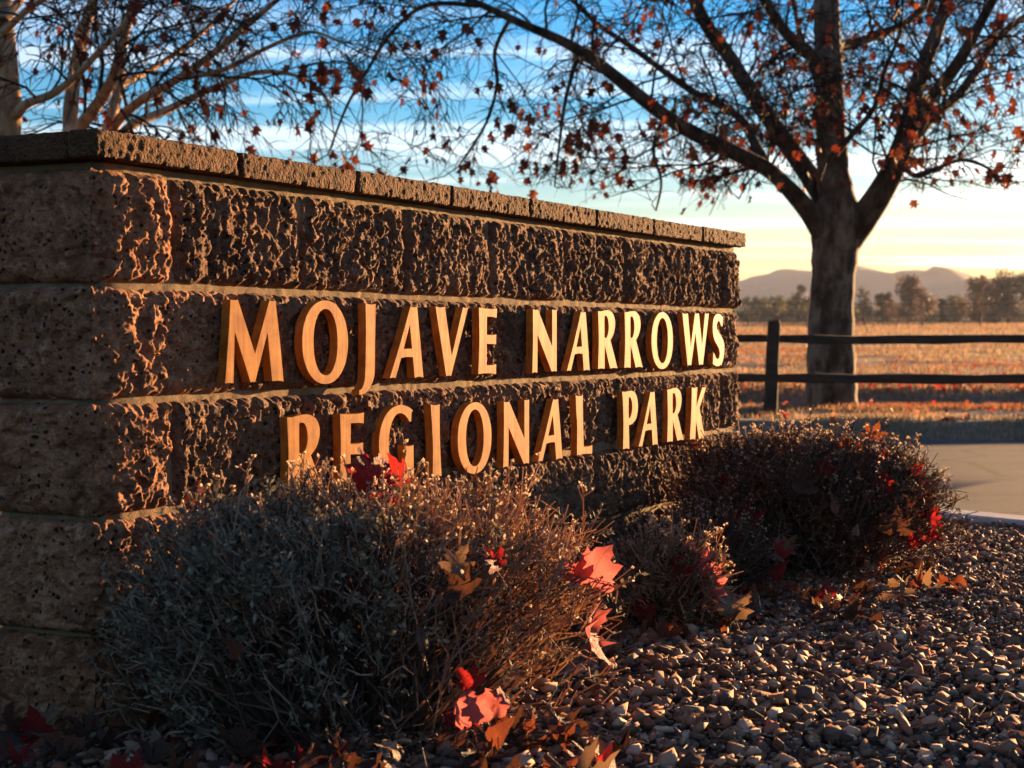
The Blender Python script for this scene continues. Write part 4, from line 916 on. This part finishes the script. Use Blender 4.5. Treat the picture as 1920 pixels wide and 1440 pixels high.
# ------------------------------------------------------------------ verge and field grass, leaves beyond the fence
def grass():
    m = mat('dry_grass', rough=0.8, spec=0.1); n = NT(m)
    c = n.ramp(n.rnd_isl(), [(0.0, (0.26, 0.18, 0.115)), (0.35, (0.36, 0.26, 0.18)), (0.6, (0.20, 0.13, 0.06)), (0.8, (0.09, 0.09, 0.032)), (1.0, (0.32, 0.22, 0.145))]); c = n.mix(n.ramp(n.noise(n.mapping(n.pos(), (0.06, 0.16, 0)), 1.0, 3), [(0.48, (0, 0, 0)), (0.62, (0.8, 0.8, 0.8))]), c, (0.24, 0.085, 0.035)); n.color(c); n.translucent(c, 0.5)
    def blades(cnt, ya, yb, hmin, hmax, wd):
        Y = ya*(yb/ya)**rng.random(cnt) if yb/ya > 2 else rng.uniform(ya, yb, cnt)
        X = Y*rng.uniform(0.08, 0.42, cnt)
        cl = vnoise(np.stack([X*1.3, Y*0.9, X*0], -1)); keep = rng.random(cnt) < 0.45+0.6*cl; X, Y = X[keep], Y[keep]; k = len(X)
        Z = terrain_h(X, Y); s = Y/ya
        h = rng.uniform(hmin, hmax, k)*s**0.6; w_ = wd*s*rng.uniform(0.6, 1.4, k); a = rng.uniform(0, 3.14, k); lx, ly = rng.normal(0, 0.5, k)*h, rng.normal(0, 0.5, k)*h
        v = np.stack([np.stack([X-np.cos(a)*w_, Y-np.sin(a)*w_, Z-0.01], -1), np.stack([X+np.cos(a)*w_, Y+np.sin(a)*w_, Z-0.01], -1), np.stack([X+lx, Y+ly, Z+h], -1)], 1)
        return v.reshape(-1, 3), np.arange(k*3).reshape(-1, 3)
    v, f = blades(60000, 13.25, 22, 0.02, 0.06, 0.006)
    tag(mesh_obj('verge_grass', v, f, m), 'short dry grass on the verge around the fence', 'grass', kind='stuff')
    v, f = blades(160000, 20, 215, 0.03, 0.08, 0.008)
    tag(mesh_obj('field_grass', v, f, m), 'pale dry grass of the wide field behind the fence', 'grass', kind='stuff')
    mb = MB(); rs = random.Random(5)
    for i in range(1500):
        Y = rs.uniform(19.9, 24.5) if rs.random() < 0.75 else rs.uniform(14, 45); X = Y*rs.uniform(0.1, 0.4); z = float(terrain_h(np.array([X]), np.array([Y]))[0])
        tree_leaf(mb, Vector((X, Y, z+rs.uniform(0.02, 0.10))), rs.uniform(0.06, 0.11), rs)
    m2 = m_isl_leaf('fallen_red_leaf', [(0.20, 0.016, 0.013), (0.25, 0.04, 0.03), (0.11, 0.02, 0.012), (0.17, 0.045, 0.02), (0.26, 0.13, 0.08)], 0.5)
    tag(mb.build('fallen_leaves', m2), 'band of red fallen leaves on the grass behind the fence', 'leaves', kind='stuff')
grass()

# ------------------------------------------------------------------ distant trees along the field
def far_tree(label, px, top, width, Y, cols, seed, bare=False, dense=1.0):
    rs = random.Random(seed); base = at(px, 606, Y); base.z = float(terrain_h(np.array([base.x]), np.array([Y]))[0]); H = at(px, top, Y).z-base.z; Wd = width*Y/FPX/2
    root = empty('distant_tree', base); tag(root, label, 'tree', 'trees along the far side of the field')
    tr = MB(); cr = MB(); tw = MB()
    m = m_isl_leaf('distant_foliage', cols, 0.3)
    tr.tube([Vector((0, 0, -0.3)), Vector((0.02*H, 0, 0.25*H)), Vector((0, 0, 0.5*H)), Vector((-0.02*H, 0, 0.82*H))], [0.045*H, 0.032*H, 0.02*H, 0.006*H], 7)
    lobes = []
    for i in range(24):
        a = rs.uniform(0, 6.28); t = rs.random()**0.7; z = H*rs.uniform(0.08, 0.88); rr = Wd*(1-abs(z/H-0.42)*1.1)*t
        c = Vector((math.cos(a)*rr, math.sin(a)*rr, z)); lobes.append((c, rs.uniform(0.22, 0.42)*min(Wd, H*0.5)))
        tr.tube([Vector((0, 0, z*0.45)), c*0.5+Vector((0, 0, z*0.3)), c], [0.016*H, 0.010*H, 0.004*H], 4)
    for c, r in lobes:
        for _ in range(10 if bare else 5):
            d = Vector((rs.gauss(0, 1), rs.gauss(0, 1), rs.gauss(0.5, 0.8))).normalized(); cr.tube([c, c+d*r*0.6, c+(d+Vector((rs.gauss(0, .3), rs.gauss(0, .3), .2))).normalized()*r*1.25], [0.05, 0.035, 0.015], 3, 1)
        for _ in range(int((45 if bare else 130)*dense)):
            d = Vector((rs.gauss(0, 1), rs.gauss(0, 1), rs.gauss(0, 1))).normalized()*r*rs.uniform(0.45, 1.12); p = c+d
            if p.z < 0.02*H: continue
            s = rs.uniform(0.10, 0.26)*(H/8); a = Vector((rs.gauss(0, 1), rs.gauss(0, 1), rs.gauss(0, 1))).normalized()*s; b = a.cross(Vector((rs.gauss(0, 1), rs.gauss(0, 1), rs.gauss(0, 1)))).normalized()*s*0.7
            cr.add([p-a, p+b, p+a, p-b], [(0, 1, 2, 3)])
    tr.build('trunk', BARK_D, root, True); tag(cr.build('crown', [m, TWIG_T], root), kind='stuff')
OLIVE = [(0.10, 0.095, 0.035), (0.14, 0.13, 0.05), (0.075, 0.07, 0.03)]; RUST = [(0.15, 0.085, 0.04), (0.20, 0.12, 0.06), (0.10, 0.06, 0.035)]; DARKG = [(0.035, 0.04, 0.02), (0.05, 0.05, 0.025)]; GREY = [(0.12, 0.10, 0.075), (0.16, 0.13, 0.09), (0.09, 0.075, 0.05)]
for i, a in enumerate([
    ('low olive bushy tree nearest the end of the sign wall', 1408, 556, 60, 235, OLIVE, False, 1.2), ('low spreading olive tree, second from the sign wall', 1452, 551, 70, 240, OLIVE, False, 1.2),
    ('thin bare grey tree just left of the big trunk', 1496, 529, 46, 225, GREY, True, 0.7), ('low olive tree half hidden by the big trunk', 1522, 556, 60, 230, OLIVE, False, 1.1),
    ('thin bare tree just right of the big trunk', 1622, 533, 44, 220, GREY, True, 0.7), ('dark dense rounded tree right of the thin bare one', 1658, 546, 44, 228, DARKG, False, 1.2),
    ('tall rust grey domed tree under the mountain peak', 1706, 514, 92, 215, RUST, False, 1.1), ('narrow dark evergreen below the mountain slope', 1768, 556, 26, 200, DARKG, False, 1.4),
    ('small rounded tree between the evergreen and the tallest grove', 1790, 546, 44, 240, OLIVE, False, 1.1), ('tall broad rust grey tree left of the tallest pair', 1838, 516, 90, 215, RUST, False, 1.2),
    ('tallest rust grey tree at the right end of the treeline', 1890, 503, 110, 205, RUST, False, 1.3), ('broad rust grey tree cut off by the right picture edge', 1965, 508, 110, 210, RUST, False, 1.2),
    ('low olive shrubby tree behind the tall domed one', 1735, 560, 70, 250, OLIVE, False, 1.1), ('low olive shrubby tree between trunk and dark rounded tree', 1600, 562, 70, 255, OLIVE, False, 1.1),
    ('low grey scrub tree at the foot of the tallest pair', 1862, 566, 80, 198, GREY, False, 1.0)]):
    far_tree(a[0], a[1], a[2], a[3], a[4], a[5], 300+i, a[6], a[7])

def scrub():
    m = m_isl_leaf('distant_scrub', OLIVE+GREY, 0.3); mb = MB(); rs = random.Random(9)
    for i in range(150):
        Y = rs.uniform(232, 300); X = Y*rs.uniform(0.08, 0.36); g = float(terrain_h(np.array([X]), np.array([Y]))[0]); H = rs.uniform(2.0, 5.0); Wd = rs.uniform(1.5, 3.5)
        for _ in range(70):
            d = Vector((rs.gauss(0, 1), rs.gauss(0, 1), rs.gauss(0, 1))).normalized()*rs.uniform(0.5, 1.05); p = Vector((X+d.x*Wd, Y+d.y*Wd, g+max(0.05, H*0.45+d.z*H*0.55)))
            sz = rs.uniform(0.2, 0.4); a = Vector((rs.gauss(0, 1), rs.gauss(0, 1), rs.gauss(0, 1))).normalized()*sz; b = a.cross(Vector((rs.gauss(0, 1), rs.gauss(0, 1), rs.gauss(0, 1)))).normalized()*sz*0.7
            mb.add([p-a, p+b, p+a, p-b], [(0, 1, 2, 3)])
    tag(mb.build('distant_scrub', m), 'low olive scrub filling the gaps along the far treeline', 'scrub', kind='stuff')
scrub()

# ------------------------------------------------------------------ named leaves caught in the shrubs and on the ground
def L3(px, py, Y): return at(px, py, Y)
def face_cam(tx=0, tz=0, rx=0): return (R(90+rx), R(tz), R(tx))
leaf('red', L3(708, 890, 3.02), 0.105, (R(62), R(35), R(15)), 'big crimson leaf lying on top of the large shrub under the letters', var=0)
leaf('red', L3(745, 896, 3.10), 0.075, (R(70), R(-20), R(-30)), 'deep red curled leaf beside the big crimson one on the large shrub', var=1)
leaf('orange', L3(366, 932, 2.92), 0.060, (R(80), R(20), R(20)), 'orange red leaf stuck in the shrub below the wall corner', var=2)
leaf('pink', L3(1116, 1066, 3.02), 0.083, (R(82), R(25), R(-25)), 'bright pink leaf standing upright at the right side of the large shrub', var=2)
leaf('pink', L3(1080, 1075, 3.05), 0.060, (R(70), R(-40), R(10)), 'smaller pink leaf tucked behind the bright upright one', var=3)
leaf('pink', L3(1105, 1190, 2.95), 0.100, (R(75), R(50), R(60)), 'folded pink red leaf hanging low at the right side of the large shrub', var=0)
leaf('pink', L3(880, 1330, 2.62), 0.062, (R(72), R(-20), R(-15)), 'pale pink leaf at the bottom front of the large shrub', var=2)
leaf('pink', L3(932, 1318, 2.66), 0.048, (R(80), R(30), R(20)), 'small pink leaf right of the pale one at the shrub bottom', var=2)
leaf('red', L3(875, 1276, 2.70), 0.050, (R(65), R(-40), R(35)), 'red leaf above the pink pair at the shrub bottom', var=3)
leaf('orange', L3(935, 1380, 2.60), 0.062, (R(85), R(30), R(-35)), 'narrow orange brown leaf pointing down at the shrub bottom', var=2)
leaf('tan', L3(858, 1055, 2.72), 0.058, (R(75), R(30), R(30)), 'pale tan curled leaf in the middle of the large shrub', var=1)
leaf('red', L3(925, 1050, 2.76), 0.050, (R(70), R(-10), R(60)), 'red leaf in the middle of the large shrub beside the tan one', var=0)
leaf('brown', L3(860, 1098, 2.72), 0.065, (R(60), R(-30), R(10)), 'brown leaf below the tan curled one in the large shrub', var=0)
leaf('brown', L3(790, 1200, 2.66), 0.052, (R(70), R(10), R(50)), 'brown narrow leaf low in the front of the large shrub', var=2)
leaf('orange', L3(430, 1212, 2.62), 0.055, (R(50), R(20), R(70)), 'long orange brown leaf in the dark left part of the shrub', var=2)
leaf('tan', L3(735, 1408, 2.58), 0.050, (R(40), R(10), R(75)), 'pale narrow leaf on the ground at the front edge', var=2)
leaf('pink', L3(1305, 1055, 3.92), 0.085, (R(75), R(-20), R(-20)), 'pink leaf at the top of the small low shrub', var=0)
leaf('pink', L3(1325, 1090, 3.90), 0.075, (R(78), R(30), R(20)), 'pink red leaf on the right side of the small low shrub', var=1)
leaf('red', L3(1270, 1070, 3.88), 0.060, (R(70), R(-30), R(40)), 'red leaf on the left side of the small low shrub', var=3)
leaf('tan', L3(1372, 1130, 3.90), 0.090, (R(60), R(10), R(30)), 'large pale tan leaf right of the small low shrub', var=0)
leaf('orange', L3(1245, 1178, 3.72), 0.060, (R(60), R(0), R(15)), 'orange brown round leaf at the foot of the small low shrub', var=3)
leaf('red', L3(1530, 1118, 4.42), 0.115, (R(35), R(-15), R(-60)), 'bright red leaf lying on the gravel before the round shrub', var=2)
leaf('brown', L3(1600, 1175, 4.02), 0.120, (R(50), R(10), R(12)), 'large reddish brown leaf lying alone on the gravel', var=0)
leaf('red', L3(1398, 965, 4.70), 0.105, (R(80), R(10), R(-15)), 'dark red leaf at the left front of the round shrub', var=0)
leaf('red', L3(1390, 872, 5.05), 0.095, (R(75), R(40), R(10)), 'bright red leaf between the wall end and the round shrub', var=1)
leaf('red', L3(1434, 862, 4.95), 0.060, (R(70), R(-30), R(30)), 'small red leaf on the upper left of the round shrub', var=3)
leaf('red', L3(1705, 900, 5.00), 0.085, (R(80), R(-10), R(30)), 'bright red leaf on the right side of the round shrub', var=0)
leaf('orange', L3(1720, 935, 4.95), 0.070, (R(70), R(20), R(10)), 'orange red leaf low on the right side of the round shrub', var=1)
leaf('orange', L3(1640, 812, 5.02), 0.065, (R(70), R(20), R(-30)), 'orange brown leaf on the top of the round shrub', var=0)
leaf('orange', L3(1590, 828, 4.98), 0.055, (R(75), R(-20), R(20)), 'small orange leaf left of the topmost one on the round shrub', var=1)
leaf('tan', L3(1455, 1035, 4.62), 0.075, (R(60), R(20), R(20)), 'white backed leaf at the foot of the round shrub', var=1)
leaf('tan', L3(1608, 992, 4.64), 0.050, (R(70), R(60), R(30)), 'small pale curled leaf in the front of the round shrub', var=2)
leaf('brown', L3(1500, 905, 4.66), 0.085, (R(75), R(10), R(20)), 'brown leaf in the upper front of the round shrub', var=0)
leaf('orange', L3(1560, 945, 4.62), 0.080, (R(75), R(-10), R(70)), 'wide orange brown leaf in the middle of the round shrub', var=0)
leaf('brown', L3(1680, 980, 4.66), 0.085, (R(80), R(5), R(-15)), 'dark brown leaf low on the right of the round shrub', var=3)
leaf('orange', L3(1296, 832, 4.86), 0.040, (R(60), R(0), R(40)), 'small rust leaf caught under the letters at the wall end', var=3)
# litter that nothing tells apart: scattered under the shrubs
rs = random.Random(77); n_l = 0
while n_l < 190:
    if rs.random() < 0.62: x = rs.uniform(-0.85, 0.15); y = rs.uniform(2.35, 2.95)
    else: x = rs.uniform(0.1, 1.25); y = 3.75+(x-0.1)*0.75+rs.gauss(0, 0.16)
    if (Vector((x, y, 0))-CORNER).dot(NRM) < 0.02 and x > -0.7: continue
    n_l += 1
    kd = rs.choice(['brown', 'brown', 'brown', 'orange', 'tan', 'red'] if x < 0.15 else ['brown', 'brown', 'orange', 'tan'])
    word = {'brown': 'dull brown', 'orange': 'rusty orange', 'tan': 'pale tan', 'red': 'dark red'}[kd]; area = 'in front of the large shrub' if x < 0.15 else 'under the small and round shrubs'
    leaf(kd, (x, y, rs.uniform(0.012, 0.05)), rs.uniform(0.045, 0.085), (rs.gauss(0, 0.4), rs.gauss(0, 0.4), rs.uniform(0, 6.28)),
         'small %s leaf in the litter %s' % (word, area), '%s litter leaves %s' % (word, area))
# leaves blown into the round and the small shrub
rs = random.Random(91)
for (cx, cy_, sx, sy, hh, cnt, where) in ((0.87, 4.98, 0.40, 0.30, 0.37, 40, 'round shrub at the wall end'), (0.37, 3.98, 0.15, 0.12, 0.20, 9, 'small low shrub'), (0.50, 4.50, 0.24, 0.15, 0.19, 14, 'low dark shrub at the wall')):
    for i in range(cnt):
        ph = rs.uniform(-2.6, 0.9); u = rs.random()**0.8; el = u*math.pi/2; q = 0.98
        p = (cx+math.cos(ph)*math.sin(el)**0.6*sx*q, cy_+math.sin(ph)*math.sin(el)**0.6*sy*q, max(0.03, math.cos(el)**0.5*hh*q))
        kd = rs.choice(['red', 'orange', 'red', 'brown'] if math.cos(ph) > 0.5 else ['brown', 'brown', 'orange', 'red', 'tan'])
        word = {'brown': 'dull brown', 'orange': 'rusty orange', 'tan': 'pale tan', 'red': 'dark red'}[kd]
        leaf(kd, p, rs.uniform(0.04, 0.075), (R(90-40*(1-u))+rs.gauss(0, 0.4), rs.gauss(0, 0.5), ph+R(90)+rs.gauss(0, 0.5)), 'small %s leaf caught in the twigs of the %s' % (word, where), '%s leaves caught in the %s' % (word, where))
def stalks():
    base = at(1420, 990, 5.25); base.z = 0; root = empty('dry_flower_stalks', base); tag(root, 'thin pale dry flower stalks standing between wall end and round shrub', 'plant'); rs = random.Random(4)
    for i in range(13):
        mb = MB(); b = Vector((rs.gauss(0, 0.05), rs.gauss(0, 0.04), 0)); h = rs.uniform(0.33, 0.45); t = b+Vector((rs.gauss(0.02, 0.035), rs.gauss(0, 0.03), h)); m1 = b.lerp(t, 0.55)+Vector((rs.gauss(0, .012), rs.gauss(0, .012), 0))
        mb.tube([b, m1, t], [0.0022, 0.0018, 0.0014], 4)
        tips = [t]
        for _ in range(rs.randint(1, 3)):
            o = m1.lerp(t, rs.uniform(0.2, 0.9)); e = o+Vector((rs.gauss(0, 0.016), rs.gauss(0, 0.012), rs.uniform(0.02, 0.05))); mb.tube([o, e], [0.0014, 0.0011], 3); tips.append(e)
        for e in tips:
            for _ in range(6):
                d = Vector((rs.gauss(0, 1), rs.gauss(0, 1), rs.gauss(0.6, 0.8))).normalized()*rs.uniform(0.005, 0.010); s_ = d.cross(Vector((rs.gauss(0, 1), rs.gauss(0, 1), 0.3))).normalized()*0.003
                mb.add([e-d*0.3, e+d*0.4+s_, e+d, e+d*0.4-s_], [(0, 1, 2, 3)])
        mb.build('stalk', BUD, root)
stalks()

# ------------------------------------------------------------------ morning haze
def haze():
    m = bpy.data.materials.new('morning_haze'); m.use_nodes = True; nt = m.node_tree
    for n in list(nt.nodes): nt.nodes.remove(n)
    out = nt.nodes.new('ShaderNodeOutputMaterial'); v = nt.nodes.new('ShaderNodeVolumePrincipled')
    v.inputs['Color'].default_value = (0.80, 0.88, 1.0, 1); v.inputs['Density'].default_value = 0.0002; v.inputs['Anisotropy'].default_value = 0.0
    nt.links.new(v.outputs[0], out.inputs['Volume'])
    mb = MB(); mb.box((0, 900, 33), 4800, 2200, 70); o = mb.build('haze', m); tag(o, kind='stuff')
haze()

def contrail():
    m = mat('contrail_ice', (0.5, 0.75, 0.95), 1.0, 0, 0); NT(m).translucent((0.5, 0.75, 0.95), 0.5)
    mb = MB(); P = []; rad = []; rs = random.Random(3); Y = 4000.0
    path = smooth_line([(902, 280), (918, 289), (935, 302), (950, 322), (962, 338), (972, 347)], 8)
    for i, (x, y) in enumerate(path):
        t = i/(len(path)-1); P.append(at(x, y, Y)); rad.append(4.6*(1-0.35*t)*(1+rs.uniform(-0.2, 0.2))*(0.3 if i in (0, len(path)-1) else 1))
    mb.tube(P, rad, 8, cap=True); tag(mb.build('contrail', m, smooth=True), 'short bright curved contrail in the blue sky above the wall', 'contrail', kind='stuff')
contrail()
